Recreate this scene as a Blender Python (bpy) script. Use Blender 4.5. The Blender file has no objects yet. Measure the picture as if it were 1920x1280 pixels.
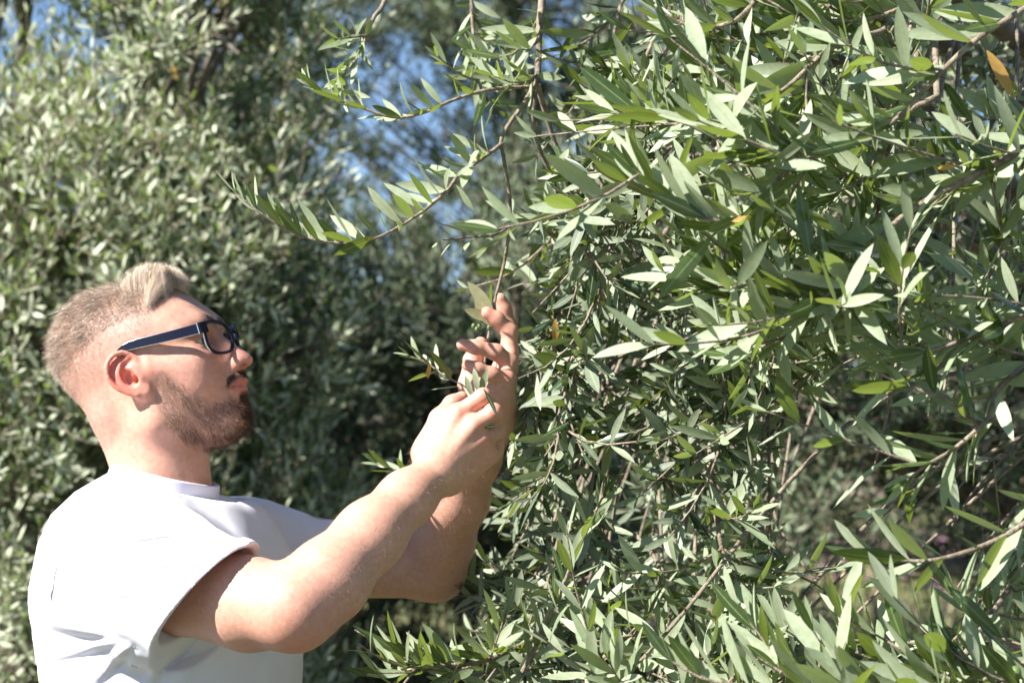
import bpy, math, random, os
import numpy as np
from mathutils import Vector, Matrix, Quaternion

# ------------------------------------------------------------------ camera, world, sun, exposure
scene = bpy.context.scene
FPX = 3733.0                       # focal length in pixels of the 1920 px wide frame
PITCH = math.radians(3.2)
CAM = np.array([0.0, 0.0, 1.5])
cd = bpy.data.cameras.new('camera'); cam = bpy.data.objects.new('camera', cd)
scene.collection.objects.link(cam); scene.camera = cam
cam.location = CAM; cam.rotation_euler = (math.pi/2 + PITCH, 0, 0)
cd.sensor_width = 36.0; cd.lens = 70.0
cd.clip_start = 0.05; cd.clip_end = 2000
cd.dof.use_dof = True; cd.dof.focus_distance = 2.24; cd.dof.aperture_fstop = 7.0

SUN_TO = Vector((-0.74, -0.42, 0.71)).normalized()      # direction towards the sun: left, a little behind the camera
world = bpy.data.worlds.new("World"); scene.world = world; world.use_nodes = True
wn = world.node_tree.nodes; wl = world.node_tree.links
sky = wn.new('ShaderNodeTexSky'); sky.sky_type = 'NISHITA'; sky.sun_disc = False
sky.sun_elevation = math.asin(SUN_TO.z); sky.sun_rotation = math.atan2(SUN_TO.x, SUN_TO.y)
sky.air_density = 0.8; sky.dust_density = 0.0; sky.ozone_density = 3.0; sky.altitude = 100
wl.new(sky.outputs[0], wn['Background'].inputs[0]); wn['Background'].inputs[1].default_value = 0.065
sd = bpy.data.lights.new('sun', 'SUN'); sd.energy = 5.0; sd.angle = math.radians(0.5); sd.color = (1.0, 0.955, 0.91)
sun = bpy.data.objects.new('sun', sd); scene.collection.objects.link(sun)
sun.location = (-6, -4, 9); sun.rotation_euler = SUN_TO.to_track_quat('Z', 'Y').to_euler()
scene.view_settings.view_transform = 'Standard'; scene.view_settings.look = 'None'
scene.view_settings.exposure = 1.45; scene.view_settings.gamma = 1.0
scene.render.engine = 'CYCLES'
scene.cycles.max_bounces = 8; scene.cycles.transparent_max_bounces = 8
scene.cycles.sample_clamp_indirect = 4.0

# ------------------------------------------------------------------ helpers
_f = np.array([0, math.cos(PITCH), math.sin(PITCH)]); _u = np.array([0, -math.sin(PITCH), math.cos(PITCH)])
def P(px, py, Y):
    """a point of the photograph (1920x1280 pixels) at the world depth Y"""
    d = _f + np.array([1., 0, 0])*(px-960)/FPX + _u*(640-py)/FPX
    return CAM + d*(Y/d[1])
def proj(pts):
    v = pts - CAM; z = v@_f
    return 960 + FPX*v[:, 0]/z, 640 - FPX*(v@_u)/z

def link(o, parent=None):
    scene.collection.objects.link(o)
    if parent is not None: o.parent = parent
    return o
def empty(name, loc=(0, 0, 0)):
    o = bpy.data.objects.new(name, None); o.location = loc; o.empty_display_size = 0.1
    return link(o)
def tag(o, label=None, cat=None, group=None, kind=None):
    if label: o['label'] = label
    if cat: o['category'] = cat
    if group: o['group'] = group
    if kind: o['kind'] = kind
    return o
def mesh_np(name, verts, faces, mats, parent=None, smooth=True, colors=None, floats=None, matidx=None, uvs=None):
    """faces: (m,k) int array or a list of such arrays"""
    if not isinstance(faces, (list, tuple)): faces = [faces]
    faces = [f for f in faces if len(f)]
    verts = np.asarray(verts, np.float32)
    if parent is not None: verts = verts - np.array(parent_loc(parent), np.float32)
    me = bpy.data.meshes.new(name)
    me.vertices.add(len(verts)); me.vertices.foreach_set('co', verts.ravel())
    loops = np.concatenate([f.ravel() for f in faces]).astype(np.int32)
    cnt = np.concatenate([np.full(len(f), f.shape[1], np.int32) for f in faces])
    me.loops.add(len(loops)); me.loops.foreach_set('vertex_index', loops)
    me.polygons.add(len(cnt)); st = np.zeros(len(cnt), np.int32); st[1:] = np.cumsum(cnt)[:-1]
    me.polygons.foreach_set('loop_start', st); me.polygons.foreach_set('loop_total', cnt)
    me.polygons.foreach_set('use_smooth', np.full(len(cnt), smooth))
    for m in (mats if isinstance(mats, (list, tuple)) else [mats]): me.materials.append(m)
    if matidx is not None: me.polygons.foreach_set('material_index', np.asarray(matidx, np.int32))
    me.update(calc_edges=True)
    if colors is not None:
        for k, c in colors.items():
            a = me.attributes.new(k, 'FLOAT_COLOR', 'POINT')
            cc = np.ones((len(verts), 4), np.float32); cc[:, :3] = c; a.data.foreach_set('color', cc.ravel())
    if floats is not None:
        for k, c in floats.items():
            a = me.attributes.new(k, 'FLOAT', 'POINT'); a.data.foreach_set('value', np.asarray(c, np.float32))
    me.validate()
    o = bpy.data.objects.new(name, me)
    return link(o, parent)
def parent_loc(p):
    l = Vector(p.location)
    while p.parent is not None:
        p = p.parent; l = l + Vector(p.location)
    return l

def new_mat(name):
    m = bpy.data.materials.new(name); m.use_nodes = True
    return m, m.node_tree.nodes, m.node_tree.links, m.node_tree.nodes['Principled BSDF']
def setp(b, **k):
    for a, v in k.items():
        b.inputs[a.replace('_', ' ')].default_value = v
def attr(n, name):
    a = n.new('ShaderNodeAttribute'); a.attribute_name = name; return a
def noise(n, l, scale, detail=4, vec=None, rough=0.5):
    t = n.new('ShaderNodeTexNoise'); t.inputs['Scale'].default_value = scale; t.inputs['Detail'].default_value = detail
    t.inputs['Roughness'].default_value = rough
    if vec is not None: l.new(vec, t.inputs['Vector'])
    return t
def mix(n, l, fac, a, b, mode='MIX'):
    m = n.new('ShaderNodeMix'); m.data_type = 'RGBA'; m.blend_type = mode
    for s, v in ((0, fac), (6, a), (7, b)):
        if isinstance(v, bpy.types.NodeSocket): l.new(v, m.inputs[s])
        else: m.inputs[s].default_value = v if s == 0 else (*v, 1) if len(v) == 3 else v
    return m.outputs[2]
def ramp(n, l, fac, stops):
    r = n.new('ShaderNodeValToRGB'); l.new(fac, r.inputs[0])
    e = r.color_ramp.elements
    while len(e) < len(stops): e.new(0.5)
    for i, (p, c) in enumerate(stops):
        e[i].position = p; e[i].color = (*c, 1) if len(c) == 3 else c
    return r.outputs[0]
def bump(n, l, h, strength, dist, bsdf):
    b = n.new('ShaderNodeBump'); b.inputs['Strength'].default_value = strength; b.inputs['Distance'].default_value = dist
    l.new(h, b.inputs['Height']); l.new(b.outputs[0], bsdf.inputs['Normal']); return b

# ------------------------------------------------------------------ signed distance modelling
def smin(a, b, k):
    if k <= 0: return np.minimum(a, b)
    h = np.maximum(k-np.abs(a-b), 0)/k
    return np.minimum(a, b) - h*h*k*0.25
def smax(a, b, k): return -smin(-a, -b, k)
class SDF:
    def __init__(s): s.ops = []
    def add(s, fn, k, c, R, mode='u', frame=0): s.ops.append((fn, k, np.asarray(c, float), R, mode, frame))
    def ell(s, c, r, k=0.01, mode='u', frame=0, rot=None):
        c = np.asarray(c, np.float32); r = np.asarray(r, np.float32)
        M = None if rot is None else np.asarray(rot, np.float32)
        def fn(p):
            q = p-c
            if M is not None: q = q@M          # columns of M are the ellipsoid's axes
            k0 = np.sqrt(((q/r)**2).sum(1)); k1 = np.sqrt(((q/(r*r))**2).sum(1))
            return np.where(k1 > 1e-9, k0*(k0-1)/np.maximum(k1, 1e-9), -r.min())
        s.add(fn, k, c, float(r.max()), mode, frame)
    def cone(s, a, b, ra, rb, k=0.01, mode='u', frame=0, flat=None):
        """round cone; flat=(unit vector, factor) squashes it along that vector"""
        a = np.asarray(a, np.float32); b = np.asarray(b, np.float32); ab = b-a; L2 = float(ab@ab)+1e-12
        if flat is not None: fv = np.asarray(flat[0], np.float32); ff = flat[1]
        def fn(p):
            q = p-a; t = np.clip(q@ab/L2, 0, 1)
            d = q - t[:, None]*ab
            if flat is not None:
                d = d + (d@fv)[:, None]*fv*(1/ff-1)
            return np.sqrt((d*d).sum(1)) - (ra+(rb-ra)*t)
        s.add(fn, k, (a+b)/2, float(np.linalg.norm(ab))/2+max(ra, rb), mode, frame)
    def chain(s, pts, rs, k=0.01, mode='u', frame=0, flat=None, ki=0.006):
        """a bent limb: its segments meet with a small blend of their own, then the whole joins the body with k"""
        t = SDF()
        for i in range(len(pts)-1): t.cone(pts[i], pts[i+1], rs[i], rs[i+1], 0, 'u', frame, flat)
        fns = [o[0] for o in t.ops]
        def fn(p):
            d = fns[0](p)
            for f in fns[1:]: d = smin(d, f(p), ki)
            return d
        A = np.array(pts, float); c = A.mean(0); R = max(np.linalg.norm(a-c)+r for a, r in zip(A, rs))
        s.add(fn, k, c, float(R), mode, frame)
    def eval(s, p, frames, ops=None):
        d = np.full(len(p), 0.2, np.float32); fr = {0: p}
        for fn, k, c, R, mode, f in (ops if ops is not None else s.ops):
            if f not in fr: fr[f] = frames[f][0](p)
            v = fn(fr[f])
            if mode == 'u': d = smin(d, v, k)
            elif mode == 's': d = smax(d, -v, k)
            elif mode == 'i': d = smax(d, v, k)
            elif mode == 'd': d = d + v
        return d
    def mesh(s, lo, hi, h, frames, B=28):
        lo = np.asarray(lo, float); hi = np.asarray(hi, float)
        n = np.ceil((hi-lo)/h).astype(int)+1
        G = np.full(tuple(n), 0.2, np.float32)
        for i in range(0, n[0], B):
            for j in range(0, n[1], B):
                for m in range(0, n[2], B):
                    e = np.minimum([i+B, j+B, m+B], n)
                    ax = [lo[q]+h*np.arange(a, e[q]) for q, a in enumerate((i, j, m))]
                    c = np.array([a.mean() for a in ax]); rb = 0.5*h*B*1.75
                    ops = []
                    for op in s.ops:
                        cc = op[2]; pc = c if op[5] == 0 else frames[op[5]][0](c[None].astype(np.float32))[0]
                        if np.linalg.norm(pc-cc)-op[3]-rb < op[1]+0.012: ops.append(op)
                    if not any(o[4] == 'u' for o in ops): continue
                    X = np.stack(np.meshgrid(*ax, indexing='ij'), -1).reshape(-1, 3).astype(np.float32)
                    G[i:e[0], j:e[1], m:e[2]] = s.eval(X, frames, ops).reshape([len(a) for a in ax])
        return surface_nets(G, lo, h)
def surface_nets(G, lo, h):
    ins = G < 0
    c = ins[:-1, :-1, :-1].astype(np.uint8)
    for dx in (0, 1):
        for dy in (0, 1):
            for dz in (0, 1):
                if dx+dy+dz: c += ins[dx:ins.shape[0]-1+dx, dy:ins.shape[1]-1+dy, dz:ins.shape[2]-1+dz]
    act = (c > 0) & (c < 8); idx = np.argwhere(act)
    num = -np.ones(act.shape, np.int32); num[act] = np.arange(len(idx))
    cor = [(a, b, d) for a in (0, 1) for b in (0, 1) for d in (0, 1)]
    V = {q: G[idx[:, 0]+q[0], idx[:, 1]+q[1], idx[:, 2]+q[2]] for q in cor}
    acc = np.zeros((len(idx), 3)); cnt = np.zeros(len(idx))
    for q in cor:
        for ax in range(3):
            if q[ax]: continue
            r = list(q); r[ax] = 1; r = tuple(r)
            a, b = V[q], V[r]; m = (a < 0) != (b < 0)
            t = np.where(m, a/np.where(m, a-b, 1), 0)
            pt = np.tile(np.array(q, float), (len(idx), 1)); pt[:, ax] = t
            acc[m] += pt[m]; cnt[m] += 1
    verts = lo + h*(idx + acc/cnt[:, None])
    quads = []
    for ax in range(3):
        sl0 = [slice(1, -1)]*3; sl1 = [slice(1, -1)]*3
        sl0[ax] = slice(0, -1); sl1[ax] = slice(1, None)
        a = ins[tuple(sl0)]; b = ins[tuple(sl1)]
        e = np.argwhere(a != b); o = np.ones(3, int); o[ax] = 0
        base = e + o; flip = a[tuple(e.T)]
        u, v = [(1, 2), (2, 0), (0, 1)][ax]
        def cell(du, dv):
            q = base.copy(); q[:, u] -= du; q[:, v] -= dv
            return num[q[:, 0], q[:, 1], q[:, 2]]
        Q = np.stack([cell(1, 1), cell(0, 1), cell(0, 0), cell(1, 0)], 1)
        Q[~flip] = Q[~flip][:, ::-1]
        quads.append(Q[(Q >= 0).all(1)])
    return verts, np.concatenate(quads)
def vnormals(v, f):
    n = np.zeros_like(v); a = np.cross(v[f[:, 2]]-v[f[:, 0]], v[f[:, 3 if f.shape[1] == 4 else 1]]-v[f[:, 1]])
    if f.shape[1] == 3: a = np.cross(v[f[:, 1]]-v[f[:, 0]], v[f[:, 2]]-v[f[:, 0]])
    for k in range(f.shape[1]): np.add.at(n, f[:, k], a)
    return n/np.maximum(np.linalg.norm(n, axis=1), 1e-12)[:, None]
def in_poly(x, y, poly):
    r = np.zeros(len(x), bool); n = len(poly)
    for i in range(n):
        x0, y0 = poly[i]; x1, y1 = poly[(i+1) % n]
        c = ((y0 > y) != (y1 > y)) & (x < (x1-x0)*(y-y0)/((y1-y0) if y1 != y0 else 1e-9)+x0)
        r ^= c
    return r
def poly_sd(x, y, poly):
    """signed distance to a closed polygon, negative inside"""
    d = np.full(len(x), 1e9, np.float32); n = len(poly)
    for i in range(n):
        x0, y0 = poly[i]; x1, y1 = poly[(i+1) % n]; ex, ey = x1-x0, y1-y0
        t = np.clip(((x-x0)*ex+(y-y0)*ey)/(ex*ex+ey*ey+1e-12), 0, 1)
        d = np.minimum(d, (x-x0-t*ex)**2+(y-y0-t*ey)**2)
    return np.where(in_poly(x, y, poly), -np.sqrt(d), np.sqrt(d))
def catmull(pts, n):
    pts = [np.asarray(p, float) for p in pts]
    pp = [2*pts[0]-pts[1]]+pts+[2*pts[-1]-pts[-2]]; out = []
    seg = len(pts)-1
    for i in range(n):
        t = i/(n-1)*seg; k = min(int(t), seg-1); t -= k
        a, b, c, d = pp[k:k+4]
        out.append(0.5*((2*b)+(-a+c)*t+(2*a-5*b+4*c-d)*t*t+(-a+3*b-3*c+d)*t**3))
    return np.array(out)
def tube(path, radii, sides=6, cap=True):
    """verts, quads of a tube along path"""
    path = np.asarray(path, float); n = len(path); radii = np.broadcast_to(np.asarray(radii, float), (n,))
    T = np.gradient(path, axis=0); T /= np.maximum(np.linalg.norm(T, axis=1), 1e-9)[:, None]
    ref = np.array([0, 0, 1.]) if abs(T[0, 2]) < 0.9 else np.array([1., 0, 0])
    N = []; nrm = np.cross(T[0], ref); nrm /= np.linalg.norm(nrm)
    for t in T:
        nrm = nrm - (nrm@t)*t; nrm /= max(np.linalg.norm(nrm), 1e-9); N.append(nrm)
    N = np.array(N); Bn = np.cross(T, N); a = np.arange(sides)/sides*2*math.pi
    V = path[:, None]+radii[:, None, None]*(np.cos(a)[None, :, None]*N[:, None]+np.sin(a)[None, :, None]*Bn[:, None])
    i = np.arange(n-1)[:, None]*sides; j = np.arange(sides)[None]; j2 = (j+1) % sides
    Q = np.stack([i+j, i+j2, i+sides+j2, i+sides+j], -1).reshape(-1, 4)
    return V.reshape(-1, 3), Q
class Geo:
    """collects pieces into one mesh"""
    def __init__(s): s.v = []; s.q = []; s.t = []; s.n = 0; s.att = {}
    def add(s, v, q=None, t=None, **att):
        if q is not None: s.q.append(np.asarray(q)+s.n)
        if t is not None: s.t.append(np.asarray(t)+s.n)
        s.v.append(np.asarray(v)); s.n += len(v)
        for k, a in att.items(): s.att.setdefault(k, []).append(np.broadcast_to(np.asarray(a, np.float32), (len(v),)))
    def build(s, name, mat, parent=None, smooth=True):
        fs = []
        if s.q: fs.append(np.concatenate(s.q))
        if s.t: fs.append(np.concatenate(s.t))
        return mesh_np(name, np.concatenate(s.v), fs, mat, parent, smooth, floats={k: np.concatenate(a) for k, a in s.att.items()} if s.att else None)
# ------------------------------------------------------------------ the man
YB = 2.45
TH = math.radians(18); PS = math.radians(11)
EAR = P(257, 714, 2.38)
fwd = np.array([math.cos(PS)*math.cos(TH), -math.sin(PS)*math.cos(TH), math.sin(TH)])
upv = np.array([-math.cos(PS)*math.sin(TH), math.sin(PS)*math.sin(TH), math.cos(TH)])
lft = np.cross(upv, fwd)
HR = np.stack([fwd, upv, lft], 1).astype(np.float32)
HO = (EAR + np.array([-.003, 0, 0]) + 0.072*lft).astype(np.float32)          # head origin, midway between the ears
def to_head(p): return (p-HO)@HR
def to_head_abs(p):
    q = to_head(p); q[:, 2] = np.abs(q[:, 2]); return q
def H(F, U, L): return HO + HR@np.array([F, U, L], np.float32)
def to_ear(p):
    q = to_head_abs(p); q[:, 0] -= .0075; q[:, 1] += .0025; return q
FR = {1: (to_head,), 2: (to_head_abs,), 3: (to_ear,)}
def near_px(p):
    """photograph pixels of head points mirrored to the side that faces the camera"""
    q = to_head(p); q[:, 2] = -np.abs(q[:, 2]); return proj(q@HR.T+HO)

def build_body_sdf():
    S = SDF()
    A = 2
    # --- head
    S.ell((-.010, .046, 0), (.105, .080, .073), .01, frame=1)
    S.ell((-.045, .068, 0), (.071, .064, .064), .01, frame=1)
    S.ell((.026, .044, 0), (.070, .058, .060), .03, frame=1)
    S.ell((.032, -.018, 0), (.060, .062, .056), .03, frame=1)
    S.cone((.0, .000, .055), (.006, -.050, .049), .016, .016, .03, frame=A)
    S.cone((.006, -.050, .047), (.072, -.074, .014), .017, .017, .03, frame=A)
    S.ell((.078, -.074, 0), (.021, .019, .024), .02, frame=1)
    S.ell((.076, -.036, 0), (.030, .030, .034), .02, frame=1)
    S.ell((.055, -.012, .036), (.034, .034, .026), .02, frame=A)
    S.cone((.020, .008, .060), (.066, .003, .044), .012, .012, .02, frame=A)
    S.chain([(.091, .046, .006), (.084, .049, .030), (.063, .041, .050)], [.0085, .0085, .0075], .014, frame=A)
    prof = [(-.09, .03), (-.08, .09), (-.02, .118), (.03, .112), (.058, .096), (.0700, .086), (.0825, .0715), (.0925, .0575), (.0985, .046), (.0985, .037), (.0965, .030), (.1015, .024), (.109, .014), (.1165, .005),
            (.1225, -.002), (.1265, -.008), (.1262, -.0135), (.1215, -.018), (.1125, -.0195), (.1085, -.0225), (.1100, -.0285), (.1115, -.0315), (.1102, -.0352), (.1072, -.0378), (.1082, -.0410), (.1070, -.0455),
            (.1025, -.0505), (.1000, -.056), (.1005, -.064), (.1005, -.074), (.0965, -.084), (.086, -.0915), (.070, -.0960), (.05, -.098), (.0, -.07), (-.06, -.02)]
    # the exact profile as a rounded mid-line plate, blended into the broad forms
    def plate(p):
        r = .006
        d2 = poly_sd(p[:, 0], p[:, 1], prof)+r
        dl = np.abs(p[:, 2])-.0015
        return np.sqrt(np.maximum(d2, 0)**2+np.maximum(dl, 0)**2)+np.minimum(np.maximum(d2, dl), 0)-r
    S.add(plate, .018, (0, .0, 0), .15, 'u', 1)
    # nose
    S.cone((.088, .034, 0), (.112, -.005, 0), .0065, .0115, .012, frame=1)
    S.ell((.1055, -.0105, .0115), (.0115, .0085, .0062), .006, frame=A)
    S.ell((.1145, -.0190, .0085), (.0070, .0055, .0042), .002, 's', A)
    # eye sockets, lids
    S.ell((.090, .025, .031), (.017, .0100, .018), .012, 's', A)
    S.ell((.0735, .024, .032), (.0140, .0140, .0155), .007, frame=A)
    S.ell((.086, .0235, .0345), (.0130, .0046, .0150), .002, 's', A)
    S.cone((.0855, .0310, .022), (.077, .0305, .044), .0022, .0022, .004, frame=A)
    S.cone((.0850, .0165, .020), (.077, .0160, .042), .0026, .0026, .008, frame=A)
    # lips
    S.chain([(.1078, -.0322, 0), (.1046, -.0333, .010), (.0960, -.0365, .0225)], [.0044, .0040, .0020], .005, frame=A)
    S.chain([(.1042, -.0433, 0), (.1012, -.0432, .011), (.0940, -.0392, .0225)], [.0047, .0042, .0020], .005, frame=A)
    S.chain([(.1115, -.0378, 0), (.1060, -.0380, .011), (.0960, -.0384, .0245)], [.0011, .0011, .0011], .0025, 's', A)
    S.ell((.1080, -.0525, 0), (.006, .004, .012), .010, 's', 1)
    # trim everything to the outline of the head seen from the side
    outl = [(-.110, -.004), (-.1205, .031), (-.1185, .055), (-.110, .080), (-.092, .106), (-.053, .1275), (-.002, .130), (.030, .121), (.052, .108)]+prof[5:31]+[(.05, -.110), (.0, -.16), (-.09, -.16), (-.083, -.045)]
    S.add(lambda p: poly_sd(p[:, 0], p[:, 1], outl), .006, (0, 0, 0), .16, 'i', 1)
    # ears
    ec = np.array([-.013, .009]); tilt = math.radians(20)
    def EL(F): return .0705+max(0, (.006-F))*0.52
    ax1 = np.array([-math.sin(tilt)*.9, math.cos(tilt), .0]); ax1 /= np.linalg.norm(ax1)
    ax0 = np.array([.86, .30, -.44]); ax0 -= (ax0@ax1)*ax1; ax0 /= np.linalg.norm(ax0)
    ax2 = np.cross(ax0, ax1)
    S.ell((-.012, .011, EL(-.012)+.0005), (.0185, .0270, .0030), .005, frame=3, rot=np.stack([ax0, ax1, ax2], 1))
    S.ell((-.004, .006, .0730), (.008, .016, .007), .010, frame=3)
    hp = catmull([(.0005, .008, 0), (.004, .020, 0), (.0005, .031, 0), (-.009, .0385, 0), (-.0205, .0365, 0), (-.0285, .027, 0), (-.0300, .013, 0), (-.0255, .000, 0), (-.0165, -.0095, 0), (-.008, -.0165, 0)], 22)
    S.chain([(f, u, EL(f)+.0035) for f, u, _ in hp], list(np.interp(np.linspace(0, 1, 22), [0, .15, .5, .8, 1], [.0018, .0028, .0033, .0030, .0024])), .003, frame=3, ki=.001)
    S.ell((-.0005, -.0150, .0745), (.0100, .0085, .0042), .008, frame=3)
    an = catmull([(-.004, .031, 0), (-.0135, .026, 0), (-.0195, .016, 0), (-.0180, .004, 0), (-.0110, -.0055, 0), (-.003, -.0085, 0)], 14)
    S.chain([(f, u, EL(f)+.0018) for f, u, _ in an], list(np.linspace(.0022, .0030, 14)), .0035, frame=3, ki=.001)
    S.ell((-.0085, .0065, .0835), (.0075, .0115, .0085), .003, 's', 3, rot=np.stack([ax0, ax1, ax2], 1))
    S.ell((-.003, .002, .076), (.0045, .0045, .011), .003, 's', 3)
    S.ell((-.008, .0235, .0845), (.0050, .0042, .0055), .003, 's', 3)
    S.ell((.003, .002, .0760), (.0032, .0055, .0036), .003, frame=3)
    # --- neck and shoulders (world)
    n0 = P(250, 765, YB); n1 = P(297, 860, YB+.005); n2 = P(306, 935, YB+.015); n3 = P(290, 1010, YB+.02)
    S.chain([n0, n1, n2, n3], [.055, .0535, .0555, .072], .02, ki=.02)
    S.cone(P(288, 792, 2.408), P(340, 905, 2.422), .016, .014, .025)                       # sternomastoid
    S.cone(P(352, 868, 2.452), P(352, 915, 2.455), .020, .020, .02)                        # throat
    S.chain([P(285, 930, YB), P(245, 985, 2.38), P(215, 1035, 2.32)], [.035, .042, .055], .03)
    S.chain([P(300, 950, YB), P(355, 1000, 2.56), P(430, 1025, 2.64)], [.032, .038, .042], .03)
    tc = P(312, 1175, YB+.01)
    ty = math.radians(-14); R = np.array([[math.cos(ty), -math.sin(ty), 0], [math.sin(ty), math.cos(ty), 0], [0, 0, 1]])
    S.ell(tc, (.120, .140, .13), .03, rot=R)
    # --- near (right) arm
    sh = P(215, 1045, 2.31); e0 = P(470, 1132, 2.165); el = P(548, 1141, 2.13)
    S.chain([sh, P(350, 1100, 2.235), e0, el], [.062, .052, .0495, .0405], .02, ki=.012)
    S.cone(P(563, 1160, 2.130), P(570, 1158, 2.135), .0205, .0205, .03)                   # elbow point
    S.chain([el, P(612, 1090, 2.155), P(695, 1003, 2.20), P(762, 935, 2.245), P(812, 893, 2.28)], [.0405, .0425, .0360, .0290, .0250], .02, ki=.02)
    w = P(815, 892, 2.285); bd = np.array([.10, -.99, .06])                                 # the back of the hand faces the camera
    mcp = [P(858, 776, 2.300), P(889, 797, 2.292), P(904, 824, 2.297), P(914, 852, 2.308)]
    c0 = [P(812, 862, 2.283), P(824, 872, 2.278), P(834, 884, 2.282), P(842, 897, 2.290)]
    for a, b in zip(c0, mcp): S.cone(a, b, .0165, .0108, .016)
    for a, b in zip(c0, mcp):
        S.cone(a+np.array([.002, .014, 0]), b+np.array([-.003, .012, -.004]), .015, .010, .016)
        S.cone(a, b+np.array([0, -.0005, 0]), .012, .0116, .004)
        S.cone(a+bd*.0125, b+bd*.0085, .0030, .0032, .006)                            # tendon and knuckle
    S.chain([P(858, 776, 2.300), P(906, 743, 2.300), P(915, 757, 2.322), P(897, 757, 2.338)], [.0104, .0092, .0084, .0074], .004)
    S.chain([P(889, 797, 2.292), P(926, 772, 2.292), P(931, 791, 2.318), P(911, 791, 2.335)], [.0106, .0094, .0086, .0074], .004)
    S.chain([P(904, 824, 2.297), P(933, 808, 2.310), P(931, 828, 2.333), P(912, 818, 2.347)], [.0102, .0090, .0082, .0070], .004)
    S.chain([P(914, 852, 2.308), P(931, 843, 2.327), P(926, 855, 2.345), P(910, 842, 2.355)], [.0094, .0080, .0072, .0064], .004)
    S.chain([P(800, 850, 2.305), P(826, 786, 2.328), P(848, 757, 2.345), P(866, 745, 2.352)], [.0185, .0130, .0100, .0076], .012)
    S.cone(P(812, 838, 2.300), P(852, 784, 2.312), .014, .010, .016)                        # web between thumb and index
    # --- far (left) arm
    fs = P(455, 1015, 2.64); fe = P(812, 1068, 2.66)
    S.chain([fs, P(620, 1050, 2.655), fe], [.058, .050, .037], .02, ki=.012)
    S.cone(P(826, 1082, 2.665), P(830, 1078, 2.665), .019, .019, .03)
    S.chain([fe, P(828, 1015, 2.635), P(862, 935, 2.575), P(892, 860, 2.52), P(925, 800, 2.475)], [.037, .0405, .0355, .0285, .0240], .02, ki=.02)
    fm = [P(949, 712, 2.432), P(955, 680, 2.446), P(956, 664, 2.468), P(954, 656, 2.492)]
    fc = [P(931, 790, 2.452), P(935, 785, 2.464), P(937, 782, 2.476), P(934, 784, 2.490)]
    for a, b in zip(fc, fm): S.cone(a, b, .0175, .0112, .014)
    S.cone(P(920, 772, 2.446), P(932, 730, 2.436), .0155, .0125, .016)                      # heel of the hand
    S.chain([fm[0], P(922, 702, 2.420), P(895, 691, 2.414), P(876, 684, 2.414)], [.0106, .0088, .0080, .0070], .004)
    S.chain([fm[1], P(930, 660, 2.436), P(893, 651, 2.430), P(867, 646, 2.430)], [.0110, .0094, .0086, .0074], .004)
    S.chain([fm[2], P(956, 622, 2.468), P(932, 598, 2.462), P(913, 586, 2.458)], [.0110, .0096, .0086, .0076], .004)
    S.chain([fm[3], P(955, 612, 2.496), P(946, 580, 2.492), P(938, 560, 2.488)], [.0108, .0094, .0084, .0074], .004)
    S.chain([P(914, 770, 2.488), P(882, 722, 2.505), P(886, 675, 2.512), P(901, 643, 2.508)], [.0195, .0150, .0110, .0082], .012)
    S.cone(P(905, 745, 2.490), P(946, 690, 2.490), .012, .010, .02)
    return S

skin, n, l, b = new_mat('skin')
col = attr(n, 'tint'); tc_ = n.new('ShaderNodeTexCoord')
n1 = noise(n, l, 28, 5, tc_.outputs['Object']); n2 = noise(n, l, 900, 3, tc_.outputs['Object']); n3 = noise(n, l, 160, 3, tc_.outputs['Object'])
c1 = mix(n, l, 0.18, col.outputs['Color'], ramp(n, l, n1.outputs[0], [(.3, (.50, .19, .14)), (.5, (.62, .36, .27)), (.7, (.78, .54, .42))]), 'SOFT_LIGHT')
vv = n.new('ShaderNodeTexVoronoi'); vv.inputs['Scale'].default_value = 95; vv.inputs['Randomness'].default_value = 1; l.new(tc_.outputs['Object'], vv.inputs['Vector'])
fr_ = ramp(n, l, vv.outputs['Distance'], [(.03, (.28, .28, .28)), (.08, (0, 0, 0))]); vn = noise(n, l, 35, 2, tc_.outputs['Object']); fm_ = mix(n, l, 1.0, fr_, ramp(n, l, vn.outputs[0], [(.52, (0, 0, 0)), (.62, (1, 1, 1))]), 'MULTIPLY')
rgb = n.new('ShaderNodeRGBToBW'); l.new(fm_, rgb.inputs[0]); c1 = mix(n, l, rgb.outputs[0], c1, (.36, .15, .10))
c2 = mix(n, l, 0.28, c1, ramp(n, l, n3.outputs[0], [(.3, (.3, .2, .2)), (.7, (.75, .75, .75))]), 'SOFT_LIGHT')
l.new(c2, b.inputs['Base Color'])
setp(b, Roughness=0.47, Subsurface_Weight=0.15, Subsurface_Radius=(0.9, 0.32, 0.18), Subsurface_Scale=0.009, Specular_IOR_Level=0.42)
n4 = noise(n, l, 420, 4, tc_.outputs['Object'], .7); ad_ = n.new('ShaderNodeMath'); ad_.operation = 'ADD'; l.new(n2.outputs[0], ad_.inputs[0]); l.new(n4.outputs[0], ad_.inputs[1])
bump(n, l, ad_.outputs[0], 0.38, 0.0008, b)
l.new(ramp(n, l, n3.outputs[0], [(.3, (.36, .36, .36)), (.7, (.60, .60, .60))]), b.inputs['Roughness'])

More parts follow.
